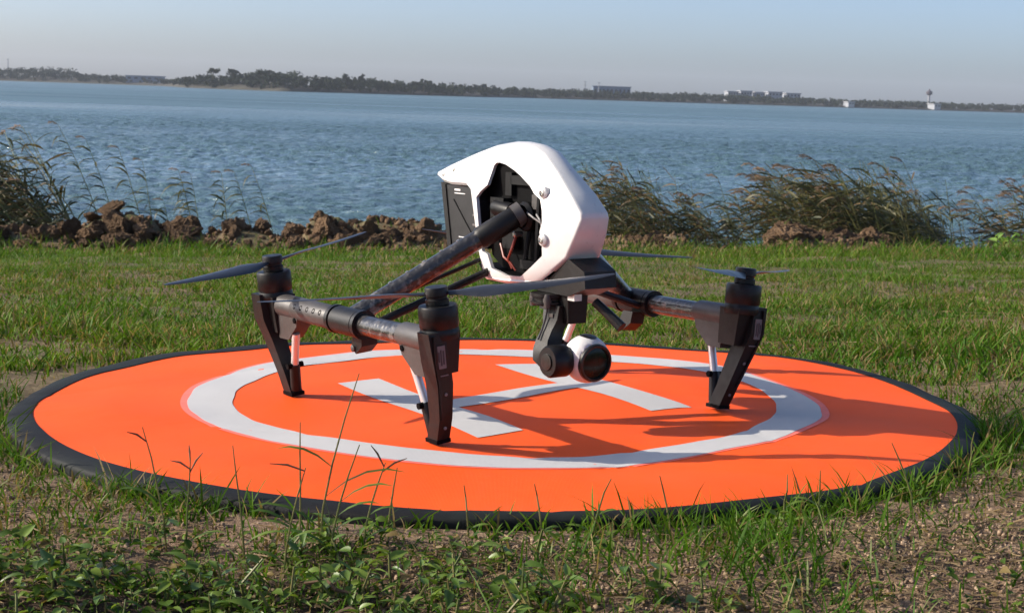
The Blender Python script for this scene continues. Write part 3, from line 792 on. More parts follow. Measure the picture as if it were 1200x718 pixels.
def make_shell():
    """white cowl: two side plates with the arm cut-out, joined over the top and round the nose"""
    bm = bmesh.new()
    inset = 0.0032
    n = len(OUT)
    cen = Vector((0.05, 0.225))
    ins = []
    for i in range(n):
        a, b, c = Vector(OUT[i - 1]), Vector(OUT[i]), Vector(OUT[(i + 1) % n])
        d = ((b - a).normalized() + (c - b).normalized()).normalized(); nr = Vector((d.y, -d.x))
        ins.append(b + nr * inset)
    sign = {}
    for s in (-1, 1):
        polys = [[Vector((p.x, p.y, 0)) for p in ins], [Vector((x, z, 0)) for x, z in HOLE]]
        flat = [p for q in polys for p in q]
        vv = [bm.verts.new((p.x, s * wx_(p.x, p.y), p.y)) for p in flat]
        for tri in tessellate_polygon(polys):
            try: bm.faces.new([vv[i] for i in tri])
            except ValueError: pass
        sign[s] = vv[:n]
        # inner return of the cut-out
        hv = vv[n:]
        hin = [bm.verts.new((v.co.x, v.co.y - s * 0.004, v.co.z)) for v in hv]
        for i in range(len(hv)):
            j = (i + 1) % len(hv); bm.faces.new((hv[i], hv[j], hin[j], hin[i]))
    # wrap from tail over the top, down the nose and under to the front foot
    path = list(range(0, 16)); prev = None
    for i in path:
        o = Vector(OUT[i]); q = ins[i]; w = wx_(q.x, q.y)
        row = [sign[-1][i]]
        for a in (30, 60, 90):
            k = math.sin(R(a)); c = 1 - math.cos(R(a))
            pt = q.lerp(o, k); row.append(bm.verts.new((pt.x, -w + inset * 1.15 * c, pt.y)))
        nv = (o - q).normalized()
        for f in (-0.5, 0.0, 0.5):
            pt = o + nv * 0.0022 * (1 - abs(f)); row.append(bm.verts.new((pt.x, f * w * 1.0, pt.y)))
        for a in (90, 60, 30):
            k = math.sin(R(a)); c = 1 - math.cos(R(a))
            pt = q.lerp(o, k); row.append(bm.verts.new((pt.x, w - inset * 1.15 * c, pt.y)))
        row.append(sign[1][i])
        if prev:
            for k in range(len(row) - 1): bm.faces.new((prev[k], prev[k + 1], row[k + 1], row[k]))
        prev = row
    # lips on the remaining outline edges
    for s in (-1, 1):
        idxs = list(range(15, n)) + [0]
        lip = {i: bm.verts.new((OUT[i][0], s * (wx_(*OUT[i]) - 0.004), OUT[i][1])) for i in idxs}
        for a, b in zip(idxs[:-1], idxs[1:]): bm.faces.new((sign[s][a], sign[s][b], lip[b], lip[a]))
    bmesh.ops.recalc_face_normals(bm, faces=bm.faces[:])
    me = bpy.data.meshes.new('shell'); bm.to_mesh(me); bm.free()
    me.polygons.foreach_set('use_smooth', np.ones(len(me.polygons), bool)); me.set_sharp_from_angle(angle=R(50))
    me.materials.append(MATS['white_shell'])
    return obj_from('shell', me, drone)
shell = make_shell()
shell['label'] = 'glossy white body shell with a large side cut-out'
for s in (-1, 1):
    for x, z, r in ((0.1049, 0.2477, 0.0068), (0.1145, 0.1977, 0.0068)):
        y = s * wx_(x, z)
        MB().lathe([(r, -0.002), (r, 0.0022), (r * 0.8, 0.0034)], (x, y, z), (0, s, 0), 18).build('screw_boss', 'white_shell', shell)
        MB().lathe([(r * 0.62, 0.0), (r * 0.62, 0.0044), (r * 0.35, 0.0049), (r * 0.28, 0.0038)], (x, y, z), (0, s, 0), 12).build('screw', 'screw_metal', shell)
    for x, z in ((0.0163, 0.1543), (-0.1053, 0.2571), (-0.0866, 0.2639)):
        MB().lathe([(0.0022, -0.001), (0.0022, 0.0007), (0.001, 0.0009)], (x, s * wx_(x, z), z), (0, s, 0), 10).build('screw', 'screw_metal', shell)

# inner frame seen through the cut-out
core = MB().prism([(-0.015, 0.17), (0.005, 0.158), (0.06, 0.150), (0.10, 0.158), (0.148, 0.188), (0.152, 0.222), (0.115, 0.258), (0.06, 0.284), (-0.005, 0.283), (-0.028, 0.25)], lambda a, b, t: Vector((a, t, b)), -0.0085, 0.0085).bevel(0.002).build('inner_frame', 'inner_black', drone)
for s in (-1, 1):
    MB().lathe([(0.0165, 0.006), (0.0165, 0.018), (0.013, 0.022), (0.012, 0.018)], (0.062, 0, 0.219), (0, s, 0), 20).build('pivot_housing', 'inner_detail', core)
    MB().box((0.010, s * 0.014, 0.224), (0.026, 0.012, 0.026)).bevel(0.002).build('servo_block', 'inner_detail', core)
    MB().lathe([(0.009, 0.0), (0.0095, 0.002), (0.0095, 0.03), (0.009, 0.032)], (0.005, s * 0.017, 0.226), (1, 0, -0.1), 16).build('servo_motor', 'inner_detail', core)
    MB().box((0.050, s * 0.010, 0.258), (0.045, 0.008, 0.010), ).bevel(0.002).build('guide_rail', 'inner_detail', core)
    MB().box((0.024, s * 0.010, 0.253), (0.012, 0.008, 0.026)).bevel(0.002).build('guide_post', 'inner_detail', core)
    MB().box((0.080, s * 0.011, 0.236), (0.014, 0.010, 0.016)).bevel(0.0015).build('carriage', 'grey_plastic', core)
    MB().lathe([(0.0055, 0.006), (0.0055, 0.012), (0.003, 0.013)], (0.080, 0, 0.247), (0, s, 0), 12).build('roller', 'grey_plastic', core)
    MB().lathe([(0.0045, 0.006), (0.0045, 0.011), (0.003, 0.012)], (0.062, 0, 0.254), (0, s, 0), 12).build('roller', 'inner_detail', core)
    MB().tube([(0.085, s * 0.0115, 0.262), (0.086, s * 0.015, 0.23), (0.083, s * 0.015, 0.165)], 0.0035, 8).build('lead_screw', 'inner_detail', core)
    MB().tube([(0.064, s * 0.0115, 0.205), (0.066, s * 0.017, 0.185), (0.06, s * 0.015, 0.160)], 0.0028, 8).build('cable', 'inner_detail', core)
    MB().box((0.070, s * 0.014, 0.166), (0.028, 0.010, 0.010)).bevel(0.0015).build('connector_block', 'inner_detail', core)
    MB().box((0.030, s * 0.014, 0.190), (0.022, 0.008, 0.018)).bevel(0.0015).build('circuit_box', 'inner_detail', core)
    MB().tube([(0.095, s * 0.010, 0.236), (0.100, s * 0.014, 0.215), (0.096, s * 0.012, 0.18), (0.084, s * 0.012, 0.165)], 0.0022, 7).build('cable', 'inner_detail', core)
    MB().tube([(0.088, s * 0.02, 0.223), (0.10, s * 0.024, 0.218), (0.106, s * 0.021, 0.20), (0.102, s * 0.018, 0.172)], 0.0011, 6).build('cable', 'grey_wire', core)
    MB().tube([(0.070, s * 0.02, 0.224), (0.090, s * 0.026, 0.220), (0.104, s * 0.020, 0.212)], 0.0010, 6).build('cable', 'grey_wire', core)
    MB().tube([(0.052, s * 0.022, 0.196), (0.050, s * 0.026, 0.182), (0.040, s * 0.024, 0.170), (0.046, s * 0.022, 0.160)], 0.0016, 7).build('cable', 'red_wire', core)
    MB().tube([(0.022, s * 0.022, 0.186), (0.033, s * 0.025, 0.172), (0.044, s * 0.023, 0.166), (0.05, s * 0.02, 0.158)], 0.0014, 7).build('cable', 'red_wire', core)
    MB().lathe([(0.0032, 0.016), (0.0032, 0.026), (0.0018, 0.027)], (0.054, 0, 0.199), (0, s, 0), 10).build('bolt', 'screw_metal', core)
# battery pack at the tail
bat = MB().prism([(-0.101, 0.2465), (-0.087, 0.176), (-0.020, 0.176), (-0.024, 0.232), (-0.044, 0.2455)], lambda a, b, t: Vector((a, t, b)), -0.021, 0.021).bevel(0.002).build('battery', 'battery_grey', drone)
bat['label'] = 'dark grey battery pack under the tail of the shell'
MB().prism([(-0.1045, 0.2490), (-0.0885, 0.172), (-0.0805, 0.172), (-0.0955, 0.2470)], lambda a, b, t: Vector((a, t, b)), -0.0225, 0.0225).bevel(0.0015).build('end_cap', 'black_plastic', bat)
for s in (-1, 1):
    yb = s * 0.0213
    for x0, x1, z, h in ((-0.076, -0.054, 0.2375, 0.0010), (-0.076, -0.064, 0.2415, 0.0022), (-0.066, -0.048, 0.187, 0.0009)):
        MB().box(((x0 + x1) / 2, yb, z), (x1 - x0, 0.0006, h)).build('printed_line', 'print_white', bat)
    for z in (0.236, 0.225, 0.214, 0.203):
        MB().box((-0.034, yb, z), (0.006, 0.0008, 0.0022)).build('contact_slot', 'label_grey', bat)
    MB().tube([(-0.078, yb, 0.230), (-0.036, yb, 0.190)], 0.0008, 5).build('groove_line', 'inner_black', bat)
# belly under the nose
belly = MB().prism([(0.058, 0.150), (0.075, 0.1405), (0.150, 0.1395), (0.180, 0.150), (0.178, 0.168), (0.150, 0.1795), (0.125, 0.1625), (0.10, 0.1465)], lambda a, b, t: Vector((a, t, b)), -0.021, 0.021).bevel(0.004).build('belly', 'black_plastic', drone)
for k in range(3): MB().box((0.098 + k * 0.007, -0.0213, 0.1485 + 0.001 * k), (0.0028, 0.0012, 0.0105)).build('cooling_slot', 'label_grey', belly)
MB().prism([(-0.02, 0.160), (0.0, 0.1425), (0.062, 0.1415), (0.062, 0.153), (0.004, 0.157)], lambda a, b, t: Vector((a, t, b)), -0.024, 0.024).bevel(0.002).build('rear_belly', 'inner_black', drone)

TH = R(6.3); B0, Z0 = 0.2005, 0.105
ct, st_ = math.cos(TH), math.sin(TH)
def A(s, u, v, w):
    """side assembly frame: u along the cross tube, v outward, w up; leans outward by TH"""
    return Vector((u, s * (B0 + v * ct + w * st_), Z0 - v * st_ + w * ct))
def chain(s, L): return [A(s, *p) for p in L]

def blade(span, sgn):
    """one propeller blade along +a with camber, twist and taper; returns rings of (a, c, h)"""
    rings = []
    for i in range(15):
        t = i / 14; a = 0.012 + t * (span - 0.012)
        ch = float(np.interp(t, [0, .08, .22, .45, .75, .93, 1.0], [.009, .014, .025, .023, .016, .011, .005]))
        tw = R(float(np.interp(t, [0, .15, .4, 1.0], [4, 20, 14, 6]))) * sgn
        sw = float(np.interp(t, [0, .3, 1.0], [0, -.003, .004])) * sgn
        th = float(np.interp(t, [0, .2, 1.0], [.004, .0022, .0007])); dz = 0.006 * t * t
        rg = []
        for k in range(10):
            q = 2 * PI * k / 10; c = math.cos(q) * ch / 2; hh = math.sin(q) * th / 2 + 0.0016 * (1 - (2 * c / max(ch, 1e-6)) ** 2) * (ch / .025)
            rg.append((a, sw + c * math.cos(tw) - hh * math.sin(tw), dz + c * math.sin(tw) + hh * math.cos(tw)))
        rings.append(rg)
    return rings

def side_assembly(s, prop_dirs):
    # main arm from the body pivot out and down to the T joint
    p0 = Vector((0.058, s * 0.026, 0.2195)); p1 = A(s, -0.014, -0.012, 0.004)
    d = (p1 - p0).normalized()
    arm = MB().tube([p0 + d * 0.045, p0 + d * 0.10, p1], 0.0108, 20).build('main_arm', 'carbon_tube', drone)
    MB().tube([p0 - d * 0.004, p0 + d * 0.002, p0 + d * 0.046, p0 + d * 0.05], [0.0095, 0.0122, 0.0128, 0.0112], 20).build('arm_sleeve', 'black_plastic', arm)
    MB().tube([p0 - d * 0.008, p0 + d * 0.002], [0.0135, 0.0135], 20).bevel(0.0015).build('arm_cuff', 'grey_plastic', arm)
    for k in range(5):
        q = p0 + d * (0.07 + 0.022 * k); up = Vector((0, 0, 1)) - d * d.z; up.normalize()
        sd2 = d.cross(up); nn = (up * 0.55 - sd2 * (0.83 if s > 0 else -0.83)) 
        if nn.y * s < 0: nn = up
        MB().lathe([(0.0022, 0.0), (0.0022, 0.0115), (0.001, 0.0118)], q, (nn.x, nn.y, nn.z), 8).build('rivet', 'screw_metal', arm)
    # lower linkage rod
    MB().tube([Vector((0.012, s * 0.028, 0.155)), A(s, 0.016, -0.016, -0.004)], 0.0046, 10).build('linkage_rod', 'black_plastic', drone)
    MB().tube([Vector((-0.004, s * 0.026, 0.168)), A(s, -0.004, -0.018, 0.010)], 0.0026, 8).build('linkage_rod', 'black_plastic', drone)
    # cross tube with sleeves
    tube = MB().tube(chain(s, [(-0.165, 0, 0.001), (-0.07, 0, 0.0), (0.07, 0, 0.0), (0.165, 0, 0.001)]), 0.0112, 22).build('cross_tube', 'carbon_tube', drone)
    MB().tube(chain(s, [(-0.032, 0, 0), (-0.028, 0, 0), (0.018, 0, 0), (0.022, 0, 0)]), [0.0118, 0.0152, 0.0152, 0.0118], 22).build('t_joint', 'black_plastic', tube)
    for u in (-0.034, 0.024): MB().tube(chain(s, [(u - .003, 0, 0), (u + .003, 0, 0)]), 0.0160, 22).bevel(0.0008).build('clamp_ring', 'motor_black', tube)
    MB().tube(chain(s, [(-0.128, 0, .001), (-0.124, 0, .001), (-0.042, 0, 0), (-0.038, 0, 0)]), [0.0115, 0.0134, 0.0134, 0.0118], 22).build('holed_sleeve', 'grey_plastic', tube)
    for k in range(5):
        c = A(s, -0.052 - 0.015 * k, 0, 0)
        nn = A(s, 0, 0.86, 0.5) - A(s, 0, 0, 0)
        MB().lathe([(0.0031, 0.0115), (0.0031, 0.0136), (0.0022, 0.0138), (0.0016, 0.0128)], c, nn, 10).build('sleeve_hole', 'inner_black', tube)
    # hook under the T joint
    hk = MB().prism([(-0.004, -0.012), (0.014, -0.012), (0.012, -0.026), (-0.002, -0.036), (-0.012, -0.030)], lambda a, b, t: A(s, a, t, b), -0.022, -0.002).bevel(0.002).build('arm_hook', 'black_plastic', drone)
    MB().lathe([(0.004, -0.003), (0.004, 0.022), (0.002, 0.023)], A(s, -0.006, -0.022, -0.030), A(s, 0, 1, 0) - A(s, 0, 0, 0), 10).build('hook_pin', 'grey_plastic', hk)
    for e in (1, -1):
        U = lambda u: e * u
        # arm end sleeve and gusset
        mt = MB().tube(chain(s, [(U(0.108), 0, .001), (U(0.112), 0, .001), (U(0.162), 0, .001)]), [0.0115, 0.0130, 0.0136], 20).build('motor_mount', 'grey_plastic', drone)
        MB().prism([(U(0.112), -0.006), (U(0.162), -0.006), (U(0.162), -0.036), (U(0.140), -0.036), (U(0.117), -0.018)], lambda a, b, t: A(s, a, t, b), -0.0095, 0.0095).bevel(0.002).build('gusset', 'grey_plastic', mt)
        MB().lathe([(0.0032, 0.0), (0.0032, 0.0108), (0.0018, 0.0111)], A(s, U(0.119), 0, -0.011), A(s, 0, 1, 0) - A(s, 0, 0, 0), 10).build('bolt', 'inner_black', mt)
        # motor
        up = (A(s, 0, 0, 1) - A(s, 0, 0, 0)); mo = A(s, U(0.180), 0, 0)
        mot = MB().lathe([(0.0190, 0.006), (0.0200, 0.010), (0.0200, 0.015), (0.0193, 0.016), (0.0193, 0.0175), (0.0200, 0.0185), (0.0200, 0.0375), (0.0190, 0.0395), (0.010, 0.040)], mo, up, 28).build('motor', 'motor_black', drone)
        # propeller
        dz, ph = prop_dirs[e]
        pr = MB().lathe([(0.0095, 0.039), (0.0118, 0.0405), (0.0118, 0.0455), (0.0105, 0.0465), (0.0105, 0.0485), (0.0118, 0.0495), (0.0118, 0.0565), (0.0112, 0.0580), (0.004, 0.0583)], mo, up, 20).build('propeller', 'motor_black', drone)
        hub = A(s, U(0.180), 0, 0.0505)
        ex = Vector((math.cos(ph), math.sin(ph), 0)); ex = (ex - up * ex.dot(up)).normalized(); ey = up.cross(ex)
        for q in (1, -1):
            mb = MB()
            mb.rings([[hub + ex * (q * a) + ey * (q * c) + up * h for a, c, h in rg] for rg in blade(0.178, dz)])
            mb.build('blade', 'prop_plastic', pr, 50)
        # motor block and leg
        blk = MB().hull8([A(s, U(.161), -.013, -.030), A(s, U(.188), -.013, -.030), A(s, U(.188), .012, -.030), A(s, U(.161), .012, -.030),
                          A(s, U(.161), -.0155, .012), A(s, U(.194), -.0155, .012), A(s, U(.194), .0145, .012), A(s, U(.161), .0145, .012)]).bevel(0.003).build('leg_block', 'leg_plastic', drone)
        lp = [(0.186, .0145, .015, .0105, .0092), (0.1865, .0115, -.015, .0118, .0100), (0.181, .006, -.040, .0112, .0092), (0.170, .001, -.078, .0095, .0078), (0.159, .000, -.1035, .0095, .0075)]
        rings = []
        for u, v, w, hu, hv in lp: rings.append([A(s, U(u + a * hu), v + b * hv, w) for a, b in ((-1, -1), (1, -1), (1, 1), (-1, 1))])
        leg = MB().rings(rings).bevel(0.0022).build('leg', 'leg_plastic', drone)
        MB().box((0, 0, 0), (0.022, 0.017, 0.004), Matrix.Translation(A(s, U(0.159), 0, -0.1030)) @ Matrix.Rotation(-s * TH, 4, 'X')).bevel(0.0015).build('rubber_foot', 'inner_black', leg)
        # moulded details: seam clip, inner rib and screws
        MB().box((0, 0, 0), (0.0008, 0.010, 0.0012), Matrix.Translation(A(s, U(0.1952), 0.0085, -.029)) @ Matrix.Rotation(-s * TH, 4, 'X')).build('leg_seam', 'label_grey', leg)
        MB().rings([[A(s, U(u) + a * .0012, v + b * .0016, w) for a, b in ((-1, -1), (1, -1), (1, 1), (-1, 1))] for u, v, w in ((.1985, .018, .012), (.1990, .0185, -.014), (.1927, .0125, -.040), (.1800, .0055, -.078))]).build('leg_rib', 'motor_black', leg)
        for w_ in (-.050, -.088): MB().lathe([(.0018, 0), (.0018, .0012), (.0009, .0014)], A(s, U(np.interp(w_, [-.1035, -.078, -.040], [.1685, .1795, .1922])), np.interp(w_, [-.1035, -.078, -.040], [0, .001, .006]), w_), (e, 0, 0), 8).build('screw', 'label_grey', leg)
        # badge on the fore-and-aft face of the leg block
        bd = [(-.0052, -.013), (.0052, -.013), (.0052, .010), (-.0052, .010)]
        fb = lambda a, b, t: A(s, U(0.1975 + t), 0.0120 + a, b - 0.008)
        bg_ = MB().prism(bd, fb, -0.003, 0.0010).build('badge', 'label_grey', leg)
        for (a0, b0, ww, hh) in ((-.0028, -.009, .0014, .014), (0.0, -.010, .0012, .016), (.0026, -.006, .0014, .010)):
            MB().prism([(a0 - ww / 2, b0), (a0 + ww / 2, b0), (a0 + ww / 2, b0 + hh), (a0 - ww / 2, b0 + hh)], fb, 0.0002, 0.0015).build('badge_mark', 'label_ink', bg_)
        # strut: silver upper tube, black lower tube
        a0, a1, a2 = A(s, U(0.130), 0.004, -0.028), A(s, U(0.145), 0.002, -0.068), A(s, U(0.152), 0.0, -0.098)
        sr = MB().tube([a0, a1], 0.0046, 14).build('strut', 'silver_metal', drone)
        MB().tube([a1 - (a1 - a0).normalized() * .002, a1, a2], [0.0058, 0.0062, 0.0066], 12).build('strut_sleeve', 'black_plastic', sr)
        MB().lathe([(0.0035, -0.010), (0.0035, 0.010)], a1, A(s, 0, 1, 0) - A(s, 0, 0, 0), 8).build('strut_bolt', 'inner_black', sr)

# blade directions given in the lawn frame, turned into the drone's frame
def pd(deg): return R(deg + 55.671)
side_assembly(-1, {1: (1, pd(0.0)), -1: (-1, pd(58.0))})
side_assembly(1, {1: (-1, pd(66.0)), -1: (1, pd(3.0))})

# gimbal and camera under the nose
gm = MB().lathe([(0.020, 0.0), (0.0215, 0.002), (0.0215, 0.004), (0.018, 0.005), (0.018, 0.0085), (0.0215, 0.0095), (0.0215, 0.013)], (0.108, -0.014, 0.126), (0, 0, 1), 24).build('gimbal_mount', 'black_plastic', drone)
MB().hull8([Vector((.119, -.014, .108)), Vector((.142, -.014, .108)), Vector((.142, .010, .108)), Vector((.119, .010, .108)), Vector((.118, -.016, .139)), Vector((.143, -.016, .139)), Vector((.143, .011, .139)), Vector((.118, .011, .139))]).bevel(0.002).build('gimbal_box', 'black_plastic', gm)
for a in range(4):
    q = PI / 4 + a * PI / 2
    MB().lathe([(0.0042, -0.002), (0.0052, 0.006), (0.0042, 0.013)], (0.108 + 0.018 * math.cos(q), -0.014 + 0.018 * math.sin(q), 0.126), (0, 0, 1), 12).build('damper_ball', 'grey_plastic', gm)
MB().box((0.150, -0.012, 0.1385), (0.012, 0.010, 0.008)).bevel(0.0015).build('sensor_window', 'silver_metal', gm)
MB().tube([(0.165, 0.004, 0.134), (0.182, 0.012, 0.120), (0.196, 0.017, 0.109)], [0.005, 0.0055, 0.006], 10).build('cable_loop', 'black_plastic', gm)
yk = MB().rings([[Vector((cx + .015 + sx * hx, cy_ + .005 + sy * hy, z)) for sx, sy in ((-1, -1), (1, -1), (1, 1), (-1, 1))] for cx, cy_, z, hx, hy in
                ((.109, -.017, .127, .011, .009), (.108, -.019, .112, .0105, .009), (.106, -.024, .100, .009, .0085), (.106, -.029, .090, .0105, .0095), (.110, -.034, .080, .0125, .010), (.116, -.037, .068, .014, .0105), (.124, -.037, .060, .009, .008))]).bevel(0.0035).build('gimbal_yoke', 'black_plastic', drone)
MB().box((0.123, -0.0232, 0.116), (0.008, 0.0016, 0.004)).build('cable_clip', 'grey_plastic', yk)
MB().tube([(0.118, -0.0245, 0.125), (0.117, -0.0265, 0.112), (0.116, -0.030, 0.100), (0.118, -0.0365, 0.090)], 0.0012, 6).build('ribbon_cable', 'grey_plastic', yk)
MB().lathe([(0.0155, 0.0), (0.0175, 0.003), (0.0175, 0.022), (0.0155, 0.025), (0.006, 0.0255), (0.005, 0.024)], (0.150, -0.022, 0.0705), (0, -1, 0), 28).build('tilt_motor', 'motor_black', yk)
MB().lathe([(0.009, 0.0254), (0.009, 0.0268), (0.007, 0.0272)], (0.150, -0.022, 0.0705), (0, -1, 0), 20).build('motor_cap', 'lens_ring', yk)
camo = MB()
bmesh.ops.create_uvsphere(camo.bm, u_segments=32, v_segments=20, radius=0.0262)
LA_ = Vector((1, -0.02, -0.10)).normalized()
for v in camo.bm.verts:
    q_ = v.co.dot(LA_) - 0.0150
    if q_ > 0: v.co -= LA_ * q_
    v.co = Vector((v.co.x * 1.0, v.co.y * 0.95, v.co.z)) + Vector((0.157, 0.0, 0.0715))
camo = camo.build('gimbal_camera', 'white_shell', drone)
camo['label'] = 'white ball camera with a large black lens'
la = Vector((1, -0.02, -0.10)).normalized(); lo = Vector((0.157, 0, 0.0705))
MB().lathe([(0.0198, 0.008), (0.0208, 0.012), (0.0208, 0.0180), (0.0196, 0.0195), (0.0178, 0.0195), (0.0172, 0.0170)], lo, la, 36).build('lens_ring', 'lens_ring', camo)
MB().lathe([(0.0176, 0.0150), (0.0170, 0.0170), (0.014, 0.0180), (0.009, 0.0188), (0.004, 0.0191), (0.0, 0.0192)], lo, la, 32).build('lens', 'lens_glass', camo)
mb = MB()
def on_ball(a, b, t):
    nx_, ny_ = (a + .003) / .0262, b / .0249
    return Vector((0.160 + a, b, 0.0715 + 0.0262 * math.sqrt(max(0.05, 1 - nx_ ** 2 - ny_ ** 2)) + t))
mb.rings([[on_ball(-0.001 + f * 0.0115 * math.cos(2 * PI * k / 20), f * 0.0085 * math.sin(2 * PI * k / 20), 0.0006) for k in range(20)] for f in (1.0, 0.75, 0.5, 0.25, 0.02)], cap=True)
mb.build('top_window', 'lens_ring', camo, 80)

# ------------------------------------------------------------------ grass, straw, crumbs, weeds
def blades(x, y, z, h, w, phi, lean, curve, tint, psi=None, g=None):
    n = len(x); psi = g.random(n) * 2 * PI if psi is None else psi
    ts = np.array([0, 0.38, 0.74, 1.0]); V = np.zeros((n, 7, 3))
    dx, dy = np.cos(phi), np.sin(phi); sx, sy = np.cos(psi), np.sin(psi)
    k = 0
    for i, t in enumerate(ts):
        off = (lean * t + curve * t * t) * h
        cx = x + dx * off; cy_ = y + dy * off; cz = z - 0.004 * (t == 0) + h * (t - 0.45 * curve * t * t)
        ww = w * (1 - 0.25 * t - 0.15 * t * t) / 2
        if i < 3:
            V[:, k] = np.stack([cx - sx * ww, cy_ - sy * ww, cz], -1); V[:, k + 1] = np.stack([cx + sx * ww, cy_ + sy * ww, cz], -1); k += 2
        else: V[:, k] = np.stack([cx, cy_, cz], -1)
    b = (np.arange(n) * 7)[:, None]
    F = np.concatenate([b + np.array([[0, 1, 3, 2]]), b + np.array([[2, 3, 5, 4]]), b + np.array([[4, 5, 6]])], 1)
    st = (np.arange(n) * 11)[:, None] + np.array([[0, 4, 8]])
    return V.reshape(-1, 3), F.reshape(-1), st.reshape(-1), np.repeat(tint, 7, 0)

def bare(x, y):
    """0 = grassy, 1 = bare soil"""
    nz = vnoise(x + 50, y + 50, 3.2, 61, 3)
    front = sstep(-0.40, -0.60, y)
    right = sstep(0.02, 0.30, x) * sstep(-0.55, -0.68, y)
    b = sstep(0.48, 0.60, nz + 0.05) * (0.62 - 0.25 * front + 0.45 * front * sstep(-0.05, 0.2, x))
    b = np.maximum(b, right * (0.38 + 0.55 * sstep(0.38, 0.6, nz)))
    b = np.maximum(b, sstep(0.20, 0.09, np.abs(x - 0.03)) * sstep(-0.57, -0.61, y) * sstep(-0.80, -0.73, y) * (0.70 + 0.3 * sstep(0.3, 0.55, nz)))
    return b
def grass_tint(x, y, g, n, dry=0.1):
    p = vnoise(x + 200, y + 200, 1.6, 71, 3); q = vnoise(x + 10, y + 20, 7, 73, 2)
    k = np.clip(0.15 + 0.75 * (p - 0.25) + 0.5 * (q - 0.5) + g.normal(0, 0.16, n), 0, 1)[:, None]
    c = np.array([0.046, 0.125, 0.007]) * (1 - k) + np.array([0.135, 0.205, 0.016]) * k
    c = c * (0.8 + 0.4 * g.random((n, 1)))
    pale = (g.random(n) < 0.05)[:, None]; c = np.where(pale, np.array([0.20, 0.24, 0.09]), c)
    dp = sstep(0.46, 0.62, vnoise(x + 3, y + 61, 1.1, 79, 3))
    d = (g.random(n) < dry * (0.4 + 1.2 * p) + 0.18 * dp)[:, None]
    return np.where(d, np.array([0.25, 0.185, 0.075]) * (0.5 + 0.7 * g.random((n, 1))), c)

def lawn(name, n, d0, d1, hmu, wmu, seed, label, power=1.0):
    g = np.random.default_rng(seed)
    u = g.random(n); d = d0 * (d1 / d0) ** (u ** power) if power == 1.0 else d0 + (d1 - d0) * u ** power
    x = (g.random(n) * 2 - 1) * (0.37 * d + 0.30); y = d - CAM_D
    r = np.hypot(x, y); th = np.degrees(np.arctan2(y, x))
    rx = np.interp(th, TH_X, R_X)
    keep = (r > rx + 0.004) & (g.random(n) > bare(x, y) * 0.93) & (y < 8.22 + 0.10 * g.normal(size=n))
    # tufts: thin out between clumps
    cl = vnoise(x + 77, y + 77, 9, 83, 2); keep &= g.random(n) < 0.35 + 1.1 * sstep(0.35, 0.62, cl)
    x, y = x[keep], y[keep]; n = len(x); cl = cl[keep]
    h = hmu * np.exp(g.normal(0, 0.40, n)) * (0.45 + 0.6 * cl + 0.9 * sstep(0.5, 0.72, vnoise(x + 7, y + 7, 3.5, 87, 2))) ; w = wmu * (0.7 + 0.6 * g.random(n))
    h = np.minimum(h, 3.2 * hmu)
    near = np.hypot(x, y) - 0.56
    h = h * np.where((near < 0.10) & (y > 0), 0.7, 1.0)
    phi = g.random(n) * 2 * PI; lean = g.random(n) ** 1.3 * 0.9; curve = g.random(n) * 0.7
    z = ground(x, y)
    V, F, st, T = blades(x, y, z, h, w, phi, lean, curve, grass_tint(x, y, g, n), None, g)
    return tagged(obj_from(name, np_mesh(name, tworld(V), F, st, 'grass_blade', T)), label, 'grass', kind='stuff')
lawn('lawn_grass', 430000, 2.2, 10.3, 0.0140, 0.0027, 11, 'short green grass of the lawn behind the landing pad')
def outer_lawn(n, seed):
    g = np.random.default_rng(seed); x = g.uniform(-7, 7, n); y = g.uniform(-4.5, 8.2, n); d = y + CAM_D
    keep = (np.abs(x) > 0.36 * np.maximum(d, 0) + 0.28) & (np.hypot(x, y) > 0.6); x, y = x[keep], y[keep]; n = len(x)
    V, F, st, T = blades(x, y, ground(x, y), 0.032 * np.exp(g.normal(0, 0.4, n)), 0.005 * (0.7 + 0.6 * g.random(n)), g.random(n) * 2 * PI, g.random(n) * 0.9, g.random(n) * 0.7, grass_tint(x, y, g, n), None, g)
    return tagged(obj_from('outer_grass', np_mesh('outer_grass', tworld(V), F, st, 'grass_blade', T)), 'grass of the lawn to either side of the pad', 'grass', kind='stuff')
outer_lawn(150000, 17)
lawn('front_grass', 52000, 1.08, 2.3, 0.0150, 0.0019, 12, 'green grass around and in front of the landing pad', 0.9)
lawn('lawn_edge_grass', 34000, 8.0, 10.35, 0.036, 0.0050, 13, 'grass along the lawn edge under the clods', 0.8)

# tufts that lean over the pad's rim, mostly at the right front and along the front
g = np.random.default_rng(31); xs, ys = [], []
for k in range(135):
    th = R(random.choice([random.uniform(-128, -60), random.uniform(-62, -8), random.uniform(-50, -12), random.uniform(-170, -120)]))
    r = rad(th, TH_X, R_X) + abs(random.gauss(0.012, 0.016)); m_ = random.randint(5, 16)
    xs += list(math.cos(th) * r + g.normal(0, 0.006, m_)); ys += list(math.sin(th) * r + g.normal(0, 0.006, m_))
x = np.array(xs); y = np.array(ys); th = np.degrees(np.arctan2(y, x)); rr = np.interp(th, TH_X, R_X) + 0.003; r = np.hypot(x, y); f = np.maximum(r, rr) / r; x, y = x * f, y * f
n = len(x); z = ground(x, y) - 0.002
h = 0.021 * np.exp(g.normal(0, 0.45, n)) * np.where((th < -62) & (th > -112), 0.75, 1.0)
h = np.minimum(h, 0.048)
V, F, st, T = blades(x, y, z, h, 0.0021 * (0.7 + 0.7 * g.random(n)), g.random(n) * 2 * PI, g.random(n) * 0.8, g.random(n) * 0.8, grass_tint(x, y, g, n, 0.06), None, g)
